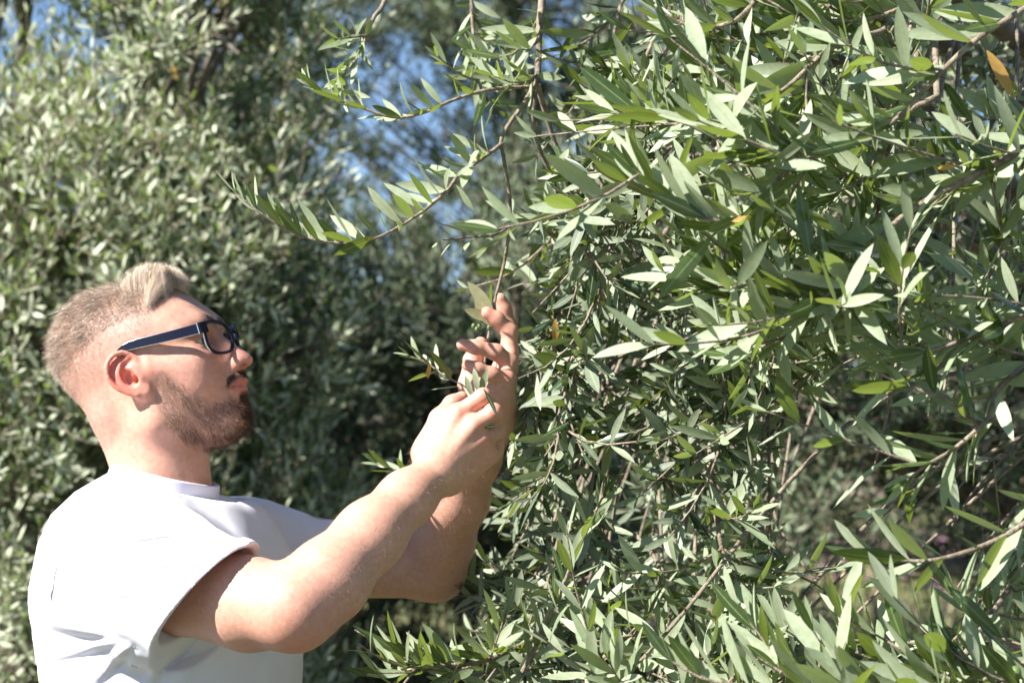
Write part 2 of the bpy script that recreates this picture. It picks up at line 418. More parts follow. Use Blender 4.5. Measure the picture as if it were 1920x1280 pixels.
S = build_body_sdf()
bv, bf = S.mesh((-.66, 2.04, 1.16), (.03, 2.76, 1.76), 0.0021, FR)
person = empty('person', (float(HO[0]), float(HO[1]), 0.0))
tag(person, 'bearded man in glasses and white t-shirt reaching both hands up to an olive twig', 'person')
hq = to_head(bv); pxx, pyy = near_px(bv)
bn = vnormals(bv, bf)
is_head = (hq[:, 1] > -.13) & (np.abs(hq[:, 2]) < .12) & (hq[:, 0] > -.14) & (hq[:, 0] < .15) & (bv[:, 2] > P(0, 905, 2.45)[2])
def gauss(d, s): return np.exp(-(d/s)**2)
base = np.array([.575, .330, .245]); red = np.array([.62, .20, .15]); dark = np.array([.30, .17, .13])
t = np.tile(base, (len(bv), 1))
def blend(w, c):
    global t
    w = np.clip(w, 0, 1)[:, None]; t = t*(1-w)+np.array(c)*w
D = lambda p, q: np.linalg.norm(p-np.array(q), axis=1)
ha = hq.copy(); ha[:, 2] = np.abs(ha[:, 2])
blend(.80*gauss(D(ha, (-.010, .010, .085)), .030)*is_head*(ha[:, 2] > .071), (.72, .17, .12))          # ear
blend(.50*gauss(D(ha, (.112, -.006, .0)), .020)*is_head, (.66, .24, .20))                              # nose
blend(.30*gauss(D(ha, (.06, -.005, .05)), .030)*is_head, (.62, .27, .23))                              # cheek
blend(.85*gauss(D(ha, (.1145, -.0165, .0085)), .0045)*is_head*(ha[:, 1] < -.0135), (.16, .05, .04))  # nostril: shade of the recess painted into the tint
blend(.55*np.maximum(gauss(D(ha, (.0850, .0275, .030)), .0035), np.maximum(gauss(D(ha, (.0815, .0270, .037)), .0035), gauss(D(ha, (.0740, .0255, .0435)), .0035)))*is_head, (.16, .08, .06))
lip = np.minimum(poly_sd(ha[:, 0], ha[:, 1], [(.118, -.030), (.108, -.0300), (.095, -.0355), (.092, -.0383), (.097, -.0425), (.105, -.0480), (.116, -.0470)]), 1)
blend(np.clip(-lip/.0015+.3, 0, 1)*is_head*(ha[:, 2] < .026)*.85, (.58, .20, .17))
# tips and knuckles of the hands
for q in [P(861, 773, 2.29), P(890, 795, 2.285), P(904, 824, 2.29), P(914, 852, 2.30), P(907, 741, 2.295), P(927, 770, 2.285)]:
    blend(.45*gauss(D(bv, q), .011), (.68, .26, .19))
for q in [P(872, 682, 2.414), P(862, 645, 2.43), P(909, 584, 2.458), P(936, 556, 2.488), P(902, 638, 2.508), P(853, 748, 2.345), P(945, 700, 2.42)]:
    blend(.50*gauss(D(bv, q), .013), (.74, .27, .22))
blend(.35*gauss(D(bv, P(560, 1190, 2.10)), .05), (.60, .25, .18))                                       # reddened elbow
JN = [(P(922, 702, 2.420), P(895, 691, 2.414)), (P(895, 691, 2.414), P(876, 684, 2.414)), (P(930, 660, 2.436), P(893, 651, 2.430)), (P(893, 651, 2.430), P(867, 646, 2.430)), (P(956, 622, 2.468), P(932, 598, 2.462)),
      (P(932, 598, 2.462), P(913, 586, 2.458)), (P(955, 612, 2.496), P(946, 580, 2.492)), (P(946, 580, 2.492), P(938, 560, 2.488)), (P(906, 743, 2.300), P(880, 758, 2.300)), (P(926, 772, 2.292), P(900, 786, 2.292)), (P(933, 808, 2.31), P(915, 818, 2.30))]
for a_, b_ in JN:
    d_ = (b_-a_)/np.linalg.norm(b_-a_); al_ = (bv-a_)@d_; rr_ = np.linalg.norm(bv-a_, axis=1)
    blend(.40*(np.exp(-(al_/.0013)**2)+.6*np.exp(-((al_-.0035)/.0011)**2))*(rr_ < .0125), (.42, .16, .12))
# clipped hair shading of the scalp: growth density follows the haircut
BEARD = [(296, 688), (322, 700), (352, 722), (385, 745), (415, 752), (428, 735), (440, 742), (455, 735), (472, 752), (482, 790), (470, 815), (430, 842), (395, 856), (352, 838), (325, 822), (300, 792), (288, 755), (286, 720)]
MOUST = [(426, 706), (438, 697), (455, 690), (468, 700), (460, 704), (445, 706), (433, 714), (427, 730), (421, 726)]
FADE = [(60, 640), (60, 560), (140, 480), (300, 470), (345, 540), (335, 552), (300, 575), (290, 600), (293, 640), (284, 668), (262, 672), (216, 655), (194, 690), (214, 742), (232, 800), (215, 846), (170, 850), (110, 760)]
TOP = [(60, 700), (60, 540), (140, 480), (300, 470), (350, 530), (330, 556), (296, 578), (277, 592), (240, 600), (190, 630), (150, 660), (118, 700), (95, 720)]
sb = poly_sd(pxx, pyy, BEARD); sm = poly_sd(pxx, pyy, MOUST); sf = poly_sd(pxx, pyy, FADE); st_ = poly_sd(pxx, pyy, TOP)
notear = ~((ha[:, 2] > .0765) & (ha[:, 0] > -.036) & (ha[:, 0] < .012) & (ha[:, 1] > -.026) & (ha[:, 1] < .043))
blend(np.clip(-sf/22, 0, .45)*is_head*notear, (.33, .23, .19))
blend(np.clip(-st_/25, 0, .40)*is_head*notear, (.30, .21, .16))
blend(np.clip(-sb/18, 0, .30)*is_head, (.32, .20, .17))
body = mesh_np('body', bv, bf, skin, person, colors={'tint': t})

# ---- eyes
def uvs(c, r, nu=24, nv=14, axis=None):
    u = np.linspace(0, 2*math.pi, nu, endpoint=False); v = np.linspace(0, math.pi, nv)
    X = np.stack([np.cos(v)[:, None]+0*u, np.sin(v)[:, None]*np.cos(u), np.sin(v)[:, None]*np.sin(u)], -1).reshape(-1, 3)
    i = np.arange(nv-1)[:, None]*nu; j = np.arange(nu)[None]; j2 = (j+1) % nu
    return X, np.stack([i+j, i+nu+j, i+nu+j2, i+j2], -1).reshape(-1, 4)
eye_m, n, l, b = new_mat('eye')
a_ = attr(n, 'polar'); l.new(ramp(n, l, a_.outputs['Fac'], [(0.0, (.01, .01, .01)), (.16, (.01, .01, .01)), (.18, (.16, .10, .05)), (.36, (.10, .06, .03)), (.40, (.66, .60, .57)), (1, (.62, .50, .47))]), b.inputs['Base Color'])
setp(b, Roughness=0.08)
for s_ in (-1, 1):
    X, Q = uvs(None, 1, 28, 24)
    g = Geo(); g.add(np.array([H(.0738+.0120*x[0], .0242+.0120*x[1], s_*.0325+.0120*x[2]) for x in X]), Q, polar=np.arccos(np.clip(X[:, 0], -1, 1))/1.6)
    g.build('eye', eye_m, person)

# ---- hair as fine strands
def strand_mesh(name, roots, dirs, lens, width, bend, mat, segs=3, rnd=None, shade=None):
    """flat tapering strands; bend: (n,3) vector the tip is pulled along"""
    m = len(roots); s = np.linspace(0, 1, segs+1)
    pth = roots[:, None]+dirs[:, None]*(lens[:, None]*s)[..., None]+bend[:, None]*(lens[:, None]*s**2)[..., None]
    view = CAM-roots; view /= np.linalg.norm(view, axis=1)[:, None]
    side = np.cross(dirs+.5*bend, rnd_unit(m)); side /= np.maximum(np.linalg.norm(side, axis=1), 1e-9)[:, None]
    w = np.broadcast_to(width, (m,))[:, None]*(1-.75*s)
    L = pth-side[:, None]*w[..., None]/2; Rr = pth+side[:, None]*w[..., None]/2
    V = np.stack([L, Rr], 2).reshape(-1, 3)
    base_i = (np.arange(m)*(segs+1)*2)[:, None]; k = np.arange(segs)[None]*2
    Q = np.stack([base_i+k, base_i+k+1, base_i+k+3, base_i+k+2], -1).reshape(-1, 4)
    sh_ = np.repeat(shade if shade is not None else RNG.random(m), (segs+1)*2)
    return V, Q, sh_
RNG = np.random.default_rng(5)
def rnd_unit(m):
    v = RNG.normal(size=(m, 3)); return v/np.linalg.norm(v, axis=1)[:, None]
def hair_mat(name, c0, c1, rough=.38):
    m, n, l, b = new_mat(name); a = attr(n, 'shade')
    l.new(ramp(n, l, a.outputs['Fac'], [(0, c0), (1, c1)]), b.inputs['Base Color'])
    setp(b, Roughness=rough, Specular_IOR_Level=0.5 if 'blond' in name or 'short' in name else 0.12); 
    return m
def sample(mask_w, m):
    """m random surface points with probability by weight"""
    w = mask_w[bf].mean(1)+1e-12; ar = np.linalg.norm(np.cross(bv[bf[:, 2]]-bv[bf[:, 0]], bv[bf[:, 3]]-bv[bf[:, 1]]), axis=1)
    pr = w*ar; pr /= pr.sum(); fi = RNG.choice(len(bf), m, p=pr)
    a, c = RNG.random(m)[:, None], RNG.random(m)[:, None]; q = bf[fi]
    f2 = lambda A: (A[q[:, 0]]*(1-a)*(1-c)+A[q[:, 1]]*a*(1-c)+A[q[:, 2]]*a*c+A[q[:, 3]]*(1-a)*c)
    nn = f2(bn); nn /= np.linalg.norm(nn, axis=1)[:, None]
    return f2(bv), nn
hairm = hair_mat('short_hair', (.17, .11, .075), (.72, .58, .45), .32)
beardm = hair_mat('beard_hair', (.058, .032, .022), (.42, .28, .20))
blond = hair_mat('blond_hair', (.42, .29, .19), (.97, .86, .72), .30)
edge = lambda sd, soft: np.clip(-sd/soft, 0, 1)
okh = (is_head & notear).astype(float)
gh = Geo()
# clipped sides and nape
r, nn = sample(edge(sf, 14)*okh, 34000)
x, y = near_px(r); stp = poly_sd(x, y, TOP); sfp = poly_sd(x, y, FADE)
ln = .0012+.0060*np.clip((50-stp)/60, 0, 1)**1.6*np.clip(-sfp/25, .2, 1); back = -fwd*.35-upv*.55
V, Q, sh_ = strand_mesh('', r, nn*.6+rnd_unit(len(r))*.45+back*.5, ln*RNG.uniform(.6, 1.3, len(r)), .00022, rnd_unit(len(r))*.3, None, 2)
gh.add(V, Q, shade=sh_)
# longer growth on top
r, nn = sample(edge(st_, 10)*okh, 30000)
q = to_head(r); x, y = near_px(r); stp = poly_sd(x, y, TOP)
ln = (.006+.014*np.clip(-stp/55, 0, 1)*np.clip((q[:, 0]+.115)/.08, .35, 1))*RNG.uniform(.55, 1.15, len(r))
cl = np.sin(q[:, 0]*170+q[:, 2]*90)*.5+np.sin(q[:, 1]*210-q[:, 2]*130)*.5                              # tufts
dirs = nn*.8-fwd*.25+rnd_unit(len(r))*.38+np.outer(cl, fwd)*.30+np.outer(np.sin(q[:, 2]*160), lft)*.2
bnd = -nn*.45+rnd_unit(len(r))*.35-upv*.25-fwd*.3+np.outer(np.sin(q[:, 0]*120-q[:, 2]*150), fwd)*.35
V, Q, sh_ = strand_mesh('', r, dirs, ln, .00028, bnd, None, 4, shade=np.clip(RNG.normal(.45, .28, len(r))+.15*cl, 0, 1))
gh.add(V, Q, shade=sh_)
hair = gh.build('hair', hairm, person)
# blond quiff that rises from the hairline and falls over the near temple
gq = Geo()
m = 9000; V_all = []
for i in range(m):
    f = RNG.uniform(0, 1)**.8; g_ = RNG.uniform(0, 1)
    F0 = .008+.055*f; L0 = -.050+.092*g_
    root = np.array([F0, .1175-.33*max(F0-.02, 0)-.9*L0*L0/.07, L0])
    cj = np.array([math.sin(g_*23+f*5), math.cos(g_*31+f*3), math.sin(g_*17-f*7)])*.0016
    j = RNG.normal(0, .0024, 3)+cj; k2 = np.array([1, 1, .6])
    hs = min(1, f/.35); ap = np.array([F0*.62+.020*hs+.003+.003*f, .1215+.0120*hs*(2-hs)-.010*f*f-.55*max(L0, 0)**2/.05+RNG.normal(0, .0015), L0*.85-.004])+j
    mid = np.array([.046+.015*f, .1290-.016*f-.003*g_, -.026+.032*g_])+j*1.2
    p2 = np.array([.051+.015*f-.008*(1-g_), .1145-.010*f, -.048+.022*g_])+j*1.5
    tip = np.array([.038+.022*(f*g_)**.7, .0775+.022*g_+.014*f*RNG.random(), -.0655+.014*g_])+j*(1.6-.6*(1-g_))
    if g_ > .5 and f > .3:
        mid = np.array([.059+.006*f, .1225-.009*f, L0*.7-.006])+j; p2 = np.array([.0690, .1100, L0*.6-.016])+j; tip = np.array([.0680, .099+.008*f, -.030+.03*g_])+j*1.5
    pts = [root, root*.5+ap*.5+np.array([-.003, .003, 0]), ap, mid, p2, tip]
    full = catmull(pts, 40); e_ = int(40*RNG.uniform(.52, 1.0) if RNG.random() < .7 else 40)
    c = full[np.linspace(0, e_-1, 16).astype(int)]
    fly = RNG.normal(0, 1, 3)*(.0035 if RNG.random() < .05 else .0006); c = c+np.linspace(0, 1, 16)[:, None]**2*fly
    w = .00023*(1-.75*np.linspace(0, 1, 16)**2)
    T_ = c[8]-c[4]; sd_ = np.cross(T_, RNG.normal(size=3)); sd_ /= np.linalg.norm(sd_)
    V_all.append(np.stack([c-sd_*w[:, None]/2, c+sd_*w[:, None]/2], 1).reshape(-1, 3))
V = np.concatenate(V_all)@HR.T+HO
k = np.arange(15)[None]*2; b0 = (np.arange(m)*32)[:, None]
Q = np.stack([b0+k, b0+k+1, b0+k+3, b0+k+2], -1).reshape(-1, 4)
gq.add(V, Q, shade=np.repeat(np.clip(RNG.normal(.55, .28, m)*1.0, 0, 1), 32))
quiff = gq.build('quiff', blond, person)
# beard and moustache
gb = Geo()
wb = edge(sb, 16)*okh*(1-np.clip(-lip/.001+1, 0, 1)*(ha[:, 2] < .027))
pn = np.sin(pxx*.09+1)*np.sin(pyy*.11)*.5+np.sin(pxx*.21-pyy*.17)*.3
wb = wb*np.clip(.55+.6*pn+.18*(pxx > 395)+.4*gauss(np.hypot(pxx-345, pyy-815), 18), .12, 1.6)
r, nn = sample(wb, 11500); q = to_head(r)
flow = fwd*.25-upv*.75
V, Q, sh_ = strand_mesh('', r, nn*.42+flow*.55+rnd_unit(len(r))*.38, RNG.uniform(.003, .0085, len(r)), .00026, flow*.25+rnd_unit(len(r))*.25, None, 4,
                        shade=np.clip(RNG.normal(.38, .28, len(r))+.35*np.clip((.06-q[:, 0])/.05, -.6, 1), 0, 1))
gb.add(V, Q, shade=sh_)
wm = edge(sm, 4)*okh*(1-np.clip(-lip/.001, 0, 1))
r, nn = sample(wm, 1500)
V, Q, sh_ = strand_mesh('', r, nn*.35-upv*.5+rnd_unit(len(r))*.25-lft*.2, RNG.uniform(.004, .008, len(r)), .00032, -upv*.2+rnd_unit(len(r))*.2, None, 3, shade=RNG.random(len(r))*.4)
gb.add(V, Q, shade=sh_)
# soul patch and chin
wc = gauss(np.hypot(pxx-460, pyy-745), 9)*okh*(ha[:, 2] < .016)+gauss(np.hypot(pxx-468, pyy-775), 14)*.5*okh
r, nn = sample(wc, 1200)
V, Q, sh_ = strand_mesh('', r, nn*.5-upv*.5+rnd_unit(len(r))*.3, RNG.uniform(.003, .007, len(r)), .0003, rnd_unit(len(r))*.25, None, 3, shade=RNG.random(len(r))*.25)
gb.add(V, Q, shade=sh_)
gb.build('beard', beardm, person)
# eyebrows
for s_ in (-1, 1):
    c0 = H(.094, .045, s_*.014); c1_ = H(.083, .049, s_*.036); c2_ = H(.067, .043, s_*.050)
    we = np.zeros(len(bv))
    for a, c in ((c0, c1_), (c1_, c2_)):
        ab = c-a; tt = np.clip((bv-a)@ab/(ab@ab), 0, 1); we = np.maximum(we, gauss(np.linalg.norm(bv-a-tt[:, None]*ab, axis=1), .0060))
    we[we < .12] = 0
    r, nn = sample(we*is_head, 900)
    V, Q, sh_ = strand_mesh('', r, nn*.35-fwd*.55+upv*.2+s_*lft*.4+rnd_unit(len(r))*.2, RNG.uniform(.004, .008, len(r)), .00032, rnd_unit(len(r))*.2, None, 3, shade=RNG.random(len(r))*.5)
    ge = Geo(); ge.add(V, Q, shade=sh_); ge.build('eyebrow', beardm, person)
# fine hair of the forearms
def seg_d(p, a, b_):
    ab = b_-a; tt = np.clip((p-a)@ab/(ab@ab), 0, 1); return np.linalg.norm(p-a-tt[:, None]*ab, axis=1)
arm_a, arm_b = P(600, 1100, 2.15), P(800, 905, 2.275)
wa = (seg_d(bv, arm_a, arm_b) < .055).astype(float)*(bv[:, 0] > P(540, 0, 2.14)[0])
far_a, far_b = P(858, 1020, 2.635), P(930, 820, 2.49)
wa = wa+(seg_d(bv, far_a, far_b) < .05)*.5
r, nn = sample(wa, 8500)
ad = (arm_b-arm_a)/np.linalg.norm(arm_b-arm_a)
V, Q, sh_ = strand_mesh('', r, nn*.45-ad*.1+np.array([-.1, 0, -.55])+rnd_unit(len(r))*.30+ad*.35, RNG.uniform(.004, .009, len(r)), .00015, rnd_unit(len(r))*.35, None, 4, shade=RNG.random(len(r)))
ga = Geo(); ga.add(V, Q, shade=sh_); ga.build('arm_hair', hair_mat('arm_hair', (.24, .13, .08), (.55, .38, .26), .5), person)

# ---- fingernails of the hands that show
# ---- t-shirt
shirt_m, n, l, b = new_mat('white_cotton')
tc_ = n.new('ShaderNodeTexCoord'); nz = noise(n, l, 30, 4, tc_.outputs['Object']); nf = noise(n, l, 1400, 2, tc_.outputs['Object'])
l.new(ramp(n, l, nz.outputs[0], [(.3, (.68, .675, .745)), (.7, (.74, .735, .805))]), b.inputs['Base Color'])
setp(b, Roughness=0.85, Sheen_Weight=0.15, Subsurface_Weight=0.08, Subsurface_Scale=0.01, Specular_IOR_Level=0.2)
bump(n, l, nf.outputs[0], 0.35, 0.0006, b)
T = SDF()
ty = math.radians(-14); R = np.array([[math.cos(ty), -math.sin(ty), 0], [math.sin(ty), math.cos(ty), 0], [0, 0, 1]])
T.ell(P(312, 1165, YB+.01), (.160, .190, .175), .03, rot=R)
T.cone(P(308, 900, YB), P(304, 1000, YB), .062, .088, .03)
T.ell(P(312, 1330, YB+.01), (.163, .190, .30), .05, rot=R)
T.cone(P(318, 1500, YB+.01), P(318, 1700, YB+.01), .150, .148, .04, flat=((R@np.array([1, 0, 0])), .95))
T.chain([P(268, 935, YB+.005), P(240, 985, 2.38), P(216, 1040, 2.32)], [.050, .060, .078], .04)        # near shoulder slope
T.chain([P(290, 940, YB+.02), P(365, 990, 2.56), P(448, 1005, 2.635)], [.050, .055, .062], .04)
T.ell(P(298, 920, YB+.01), (.068, .070, .030), .02)
T.ell(P(150, 1070, 2.43), (.065, .12, .12), .04)                                                        # upper back
T.chain([P(205, 1045, 2.33), P(300, 1095, 2.255), P(400, 1136, 2.19), P(500, 1165, 2.13)], [.090, .079, .0745, .076], .03, ki=.02)       # near sleeve
T.chain([P(190, 1100, 2.31), P(285, 1168, 2.24), P(335, 1188, 2.215)], [.052, .044, .030], .025)         # slack under the arm
T.chain([P(450, 1012, 2.64), P(560, 1028, 2.655), P(655, 1050, 2.655)], [.066, .063, .060], .02)       # far sleeve
def folds(p):
    """creases of the cloth, drawn on the side that faces the camera"""
    x, y = proj(p.astype(np.float64)); nearw = 1/(1+np.exp((p[:, 1]-2.47)/.02)); d = np.zeros(len(p))
    for a, b_, c, sg, am in FOLDS:
        # a quadratic curve a-b-c sampled as segments
        best = np.full(len(p), 1e9)
        pts = [((1-s)**2*a[0]+2*s*(1-s)*b_[0]+s*s*c[0], (1-s)**2*a[1]+2*s*(1-s)*b_[1]+s*s*c[1]) for s in np.linspace(0, 1, 6)]
        tpos = np.zeros(len(p))
        for i in range(5):
            x0, y0 = pts[i]; ex, ey = pts[i+1][0]-x0, pts[i+1][1]-y0
            tt = np.clip(((x-x0)*ex+(y-y0)*ey)/(ex*ex+ey*ey), 0, 1)
            dd = (x-x0-tt*ex)**2+(y-y0-tt*ey)**2; m_ = dd < best; best[m_] = dd[m_]; tpos[m_] = (i+tt[m_])/5
        d += (1.05 if b_[1] < 1135 else .60)*am*np.exp(-best/(sg*sg*2.35))*np.sin(np.pi*np.clip(tpos*.9+.06, 0, 1))**.6
    return (-d*nearw).astype(np.float32)
FOLDS = [
 # shoulder: arcs that run from the sleeve head to the armpit
 ((185, 948), (290, 930), (362, 985), 7, .0045), ((175, 962), (290, 945), (352, 990), 5, -.004), ((222, 992), (290, 962), (345, 985), 6, .004), ((215, 1003), (285, 980), (350, 992), 5, -.0045),
 ((222, 1012), (300, 985), (375, 1000), 6, .005), ((230, 1024), (310, 1003), (395, 1003), 5, -.0055), ((250, 1034), (330, 1010), (415, 1012), 6, .005), ((250, 1052), (330, 1030), (410, 1020), 5, -.004),
 ((205, 1058), (290, 1072), (370, 1028), 7, .005), ((200, 1066), (290, 1085), (385, 1040), 5, -.0045), ((160, 1100), (260, 1130), (345, 1085), 8, .004), ((150, 1108), (240, 1140), (330, 1108), 6, -.0045),
 ((250, 925), (340, 925), (400, 990), 6, .0030), ((290, 925), (370, 935), (420, 1000), 6, .002),
 ((330, 945), (380, 965), (440, 1020), 7, .003), ((345, 935), (410, 965), (470, 1040), 7, -.003), ((400, 945), (450, 985), (500, 1040), 10, .003), ((440, 940), (480, 975), (520, 1030), 8, -.003), ((480, 940), (515, 960), (540, 1010), 7, .003),
 # side of the body, fanning from the armpit
 ((62, 1150), (120, 1185), (230, 1192), 5, .004), ((62, 1178), (130, 1200), (225, 1196), 5, -.005), ((72, 1235), (140, 1225), (222, 1200), 6, .005), ((72, 1248), (150, 1238), (232, 1206), 5, -.005),
 ((80, 1270), (150, 1262), (235, 1212), 7, .004), ((165, 1280), (205, 1250), (243, 1210), 6, .005), ((185, 1288), (215, 1262), (250, 1215), 5, -.005), ((60, 1110), (110, 1150), (180, 1190), 7, .003),
 ((268, 1290), (300, 1250), (320, 1215), 7, .006), ((290, 1290), (315, 1255), (335, 1225), 6, -.005), ((330, 1290), (350, 1260), (365, 1230), 9, .003), ((142, 1149), (220, 1190), (284, 1231), 5, -.005),
 ((100, 1400), (250, 1350), (400, 1400), 14, .006), ((100, 1470), (250, 1440), (450, 1460), 14, -.006),
 # far shoulder and sleeve
 ((548, 955), (560, 975), (552, 1010), 5, -.003), ((568, 962), (580, 985), (570, 1015), 5, .003), ((600, 965), (608, 985), (600, 1012), 5, -.003),
]
SHIRT_OUT = [(222, 872), (196, 889), (140, 922), (95, 965), (70, 1020), (54, 1100), (52, 1130), (60, 1190), (74, 1280), (74, 1500), (90, 1900), (560, 1900), (575, 1500), (573, 1290), (573, 1150), (800, 1150), (800, 985), (640, 966), (590, 968), (548, 952), (505, 935), (470, 930), (430, 930), (400, 925), (390, 905), (300, 880)]
T.add(lambda p: (poly_sd(*proj(p.astype(np.float64)), SHIRT_OUT)/1524).astype(np.float32), .018, P(300, 1100, 2.45), 1.0, 'i', 0)
T.add(folds, .0, P(300, 1100, 2.45), 0.6, 'd', 0)
# armhole seam
def seam(p):
    x, y = proj(p.astype(np.float64)); pts = [(189, 932), (150, 965), (120, 1010), (104, 1060), (98, 1122)]
    best = np.full(len(p), 1e9)
    for i in range(4):
        x0, y0 = pts[i]; ex, ey = pts[i+1][0]-x0, pts[i+1][1]-y0
        tt = np.clip(((x-x0)*ex+(y-y0)*ey)/(ex*ex+ey*ey), 0, 1); best = np.minimum(best, (x-x0-tt*ex)**2+(y-y0-tt*ey)**2)
    return (.0018*np.exp(-best/9)*(p[:, 1] < 2.45)).astype(np.float32)
T.add(seam, .0, P(130, 1020, 2.4), .3, 'd', 0)
# cut the sleeves at their hems and hollow them
def plane(pt, nrm):
    pt = np.asarray(pt); nrm = np.asarray(nrm)/np.linalg.norm(nrm)
    return lambda p: ((p-pt)@nrm).astype(np.float32)
hemP, hemN = P(380, 1130, 2.19), np.array([.66, -.16, -.63])
hemN = hemN/np.linalg.norm(hemN)
def cut_near(p):
    d = plane(hemP, hemN)(p)                 # beyond the hem, near sleeve only
    a_ = np.asarray(P(300, 1095, 2.255)); ab = np.asarray(P(500, 1165, 2.13))-a_; q = p-a_; t_ = (q@ab)/(ab@ab)
    return np.maximum(np.maximum(-d, p[:, 1]-2.30), np.linalg.norm(q-t_[:, None]*ab, axis=1)-.10).astype(np.float32)
T.add(cut_near, .002, P(440, 1130, 2.15), .16, 's', 0)
T.chain([P(352, 1116, 2.222), P(400, 1136, 2.19), P(500, 1165, 2.13)], [.046, .0690, .0725], .003, 's')
T.add(lambda p: np.maximum(-plane(P(640, 1010, 2.655), (1, .05, .12))(p), 2.5-p[:, 1]), .002, P(690, 1050, 2.655), .12, 's', 0)
T.chain([P(600, 1040, 2.655), P(700, 1062, 2.655)], [.055, .060], .004, 's')
# neck opening
nk = P(300, 888, YB); nd = (P(285, 840, YB)-P(312, 960, YB+.01)); nd /= np.linalg.norm(nd)
colN = np.array([-.12, .04, 1.0]); colN /= np.linalg.norm(colN)
def collar_cut(p):
    return -plane(P(300, 908, YB), np.array([.235, -.03, 1.0]))(p)
T.add(lambda p: np.maximum(collar_cut(p), np.linalg.norm((p-P(298, 880, YB))*np.array([1, 1, .6]), axis=1).astype(np.float32)-.105), .003, P(300, 880, YB), .14, 's', 0)
sv, sf_ = T.mesh((-.68, 2.05, .86), (-.14, 2.80, 1.50), 0.0024, {})
shirt = mesh_np('t_shirt', sv, sf_, shirt_m, person)
# seams and hem stitching lie on the cloth
seam_m, n, l, b = new_mat('seam_thread'); setp(b, Base_Color=(.42, .42, .50, 1), Roughness=.9)
spx, spy = proj(sv); snn = vnormals(sv, sf_); vis = snn@np.array([0, -1., 0]) > -.1
def on_shirt(px_, py_):
    d_ = np.hypot(spx-px_, spy-py_)+np.where(vis & (sv[:, 1] < 2.62), 0, 1e6)
    c_ = np.argsort(d_)[:8]; k_ = c_[np.argmin(sv[c_, 1])]; return sv[k_]+snn[k_]*.0003
def stitch(pts, n_, r_=.0006):
    c_ = catmull([(a_, b_, 0) for a_, b_ in pts], n_); q_ = np.array([on_shirt(a_, b_) for a_, b_, _ in c_])
    for _ in range(2): q_[1:-1] = (q_[:-2]+2*q_[1:-1]+q_[2:])/4
    V, Q = tube(q_, r_, 5); g = Geo(); g.add(V, Q); g.build('seam', seam_m, shirt)
stitch([(189, 934), (150, 965), (120, 1010), (104, 1060), (97, 1100), (93, 1125)], 60, .0008)
for off in (.018, .0215):
    dd_ = (sv-hemP)@hemN+off; ax_a, ax_b = P(300, 1095, 2.255), P(500, 1165, 2.13)
    m_ = (np.abs(dd_) < .0016) & (snn[:, 1] < -.05) & (sv[:, 1] < 2.27) & (seg_d(sv, ax_a, ax_b) < .10)
    q_ = (sv-dd_[:, None]*hemN+snn*.0003)[m_]; q_ = q_[np.argsort(q_[:, 2])]
    if len(q_) > 20:
        q_ = np.array([c_.mean(0) for c_ in np.array_split(q_, 30)])
        for _ in range(2): q_[1:-1] = (q_[:-2]+2*q_[1:-1]+q_[2:])/4
        V, Q = tube(q_, .0005, 5); g = Geo(); g.add(V, Q); g.build('stitching', seam_m, shirt)
# ribbed collar: a closed flat band around the neck
cc, cn = P(309, 900, YB), np.array([.235, -.03, 1.0]); cn = cn/np.linalg.norm(cn)
e1 = np.array([1, 0, -.235]); e1 = e1/np.linalg.norm(e1); e2 = np.cross(cn, e1)
band = SDF()
def ring(p):
    q = p-cc; a = q@e1; b_ = q@e2; c_ = q@cn
    rr = np.sqrt((a/1.0)**2+(b_/1.0)**2); d0 = rr-.0655+.12*c_
    return (np.sqrt(np.maximum(np.abs(d0)-.0012, 0)**2+np.maximum(np.abs(c_+.003)-.0100, 0)**2)-.0016).astype(np.float32)
band.add(ring, 0, cc, .09, 'u', 0)
rv, rf = band.mesh(cc-.10, cc+np.array([.10, .10, .05]), .0016, {})
mesh_np('collar', rv, rf, shirt_m, shirt)

# ---- trousers and shoes (below the frame)
J = SDF()
hp_ = P(318, 1750, YB+.01)
J.ell(hp_, (.135, .165, .13), .05, rot=R)
hx, hy, hz = hp_
for s_ in (-1, 1):
    J.chain([(hx, hy+s_*.085, hz-.02), (hx+.02+.03*s_, hy+s_*.10, .50), (hx-.01+.05*s_, hy+s_*.11, .10)], [.092, .068, .055], .03)
    J.chain([(hx-.01+.05*s_, hy+s_*.11, .10), (hx-.01+.05*s_, hy+s_*.11, .04)], [.055, .060], .01)
    J.add(lambda p: (p[:, 2]-.055).astype(np.float32)*-1-.0, .004, (hx, hy, .0), .6, 'i', 0) if False else None
jv, jf = J.mesh((hx-.25, hy-.28, -.03), (hx+.27, hy+.28, hz+.16), .008, {})
jv[:, 2] = np.maximum(jv[:, 2], .045)
den, n, l, b = new_mat('denim'); tc_ = n.new('ShaderNodeTexCoord'); nz = noise(n, l, 60, 5, tc_.outputs['Object'])
l.new(ramp(n, l, nz.outputs[0], [(.3, (.02, .03, .07)), (.7, (.05, .07, .13))]), b.inputs['Base Color']); setp(b, Roughness=.9)
mesh_np('trousers', jv, jf, den, person)
lea, n, l, b = new_mat('shoe_leather'); setp(b, Base_Color=(.05, .03, .02, 1), Roughness=.5)
for s_ in (-1, 1):
    K = SDF(); o_ = np.array([hx-.01+.05*s_, hy+s_*.11, 0])
    K.chain([o_+[-.045, 0, .045], o_+[.06, 0, .045], o_+[.16, 0, .034]], [.040, .040, .032], .02)
    K.cone(o_+[0, 0, .05], o_+[0, 0, .10], .04, .042, .02)
    kv, kf = K.mesh(o_+[-.12, -.08, -.03], o_+[.24, .08, .18], .005, {})
    kv[:, 2] = np.maximum(kv[:, 2], .004)
    mesh_np('shoe', kv, kf, lea, person)

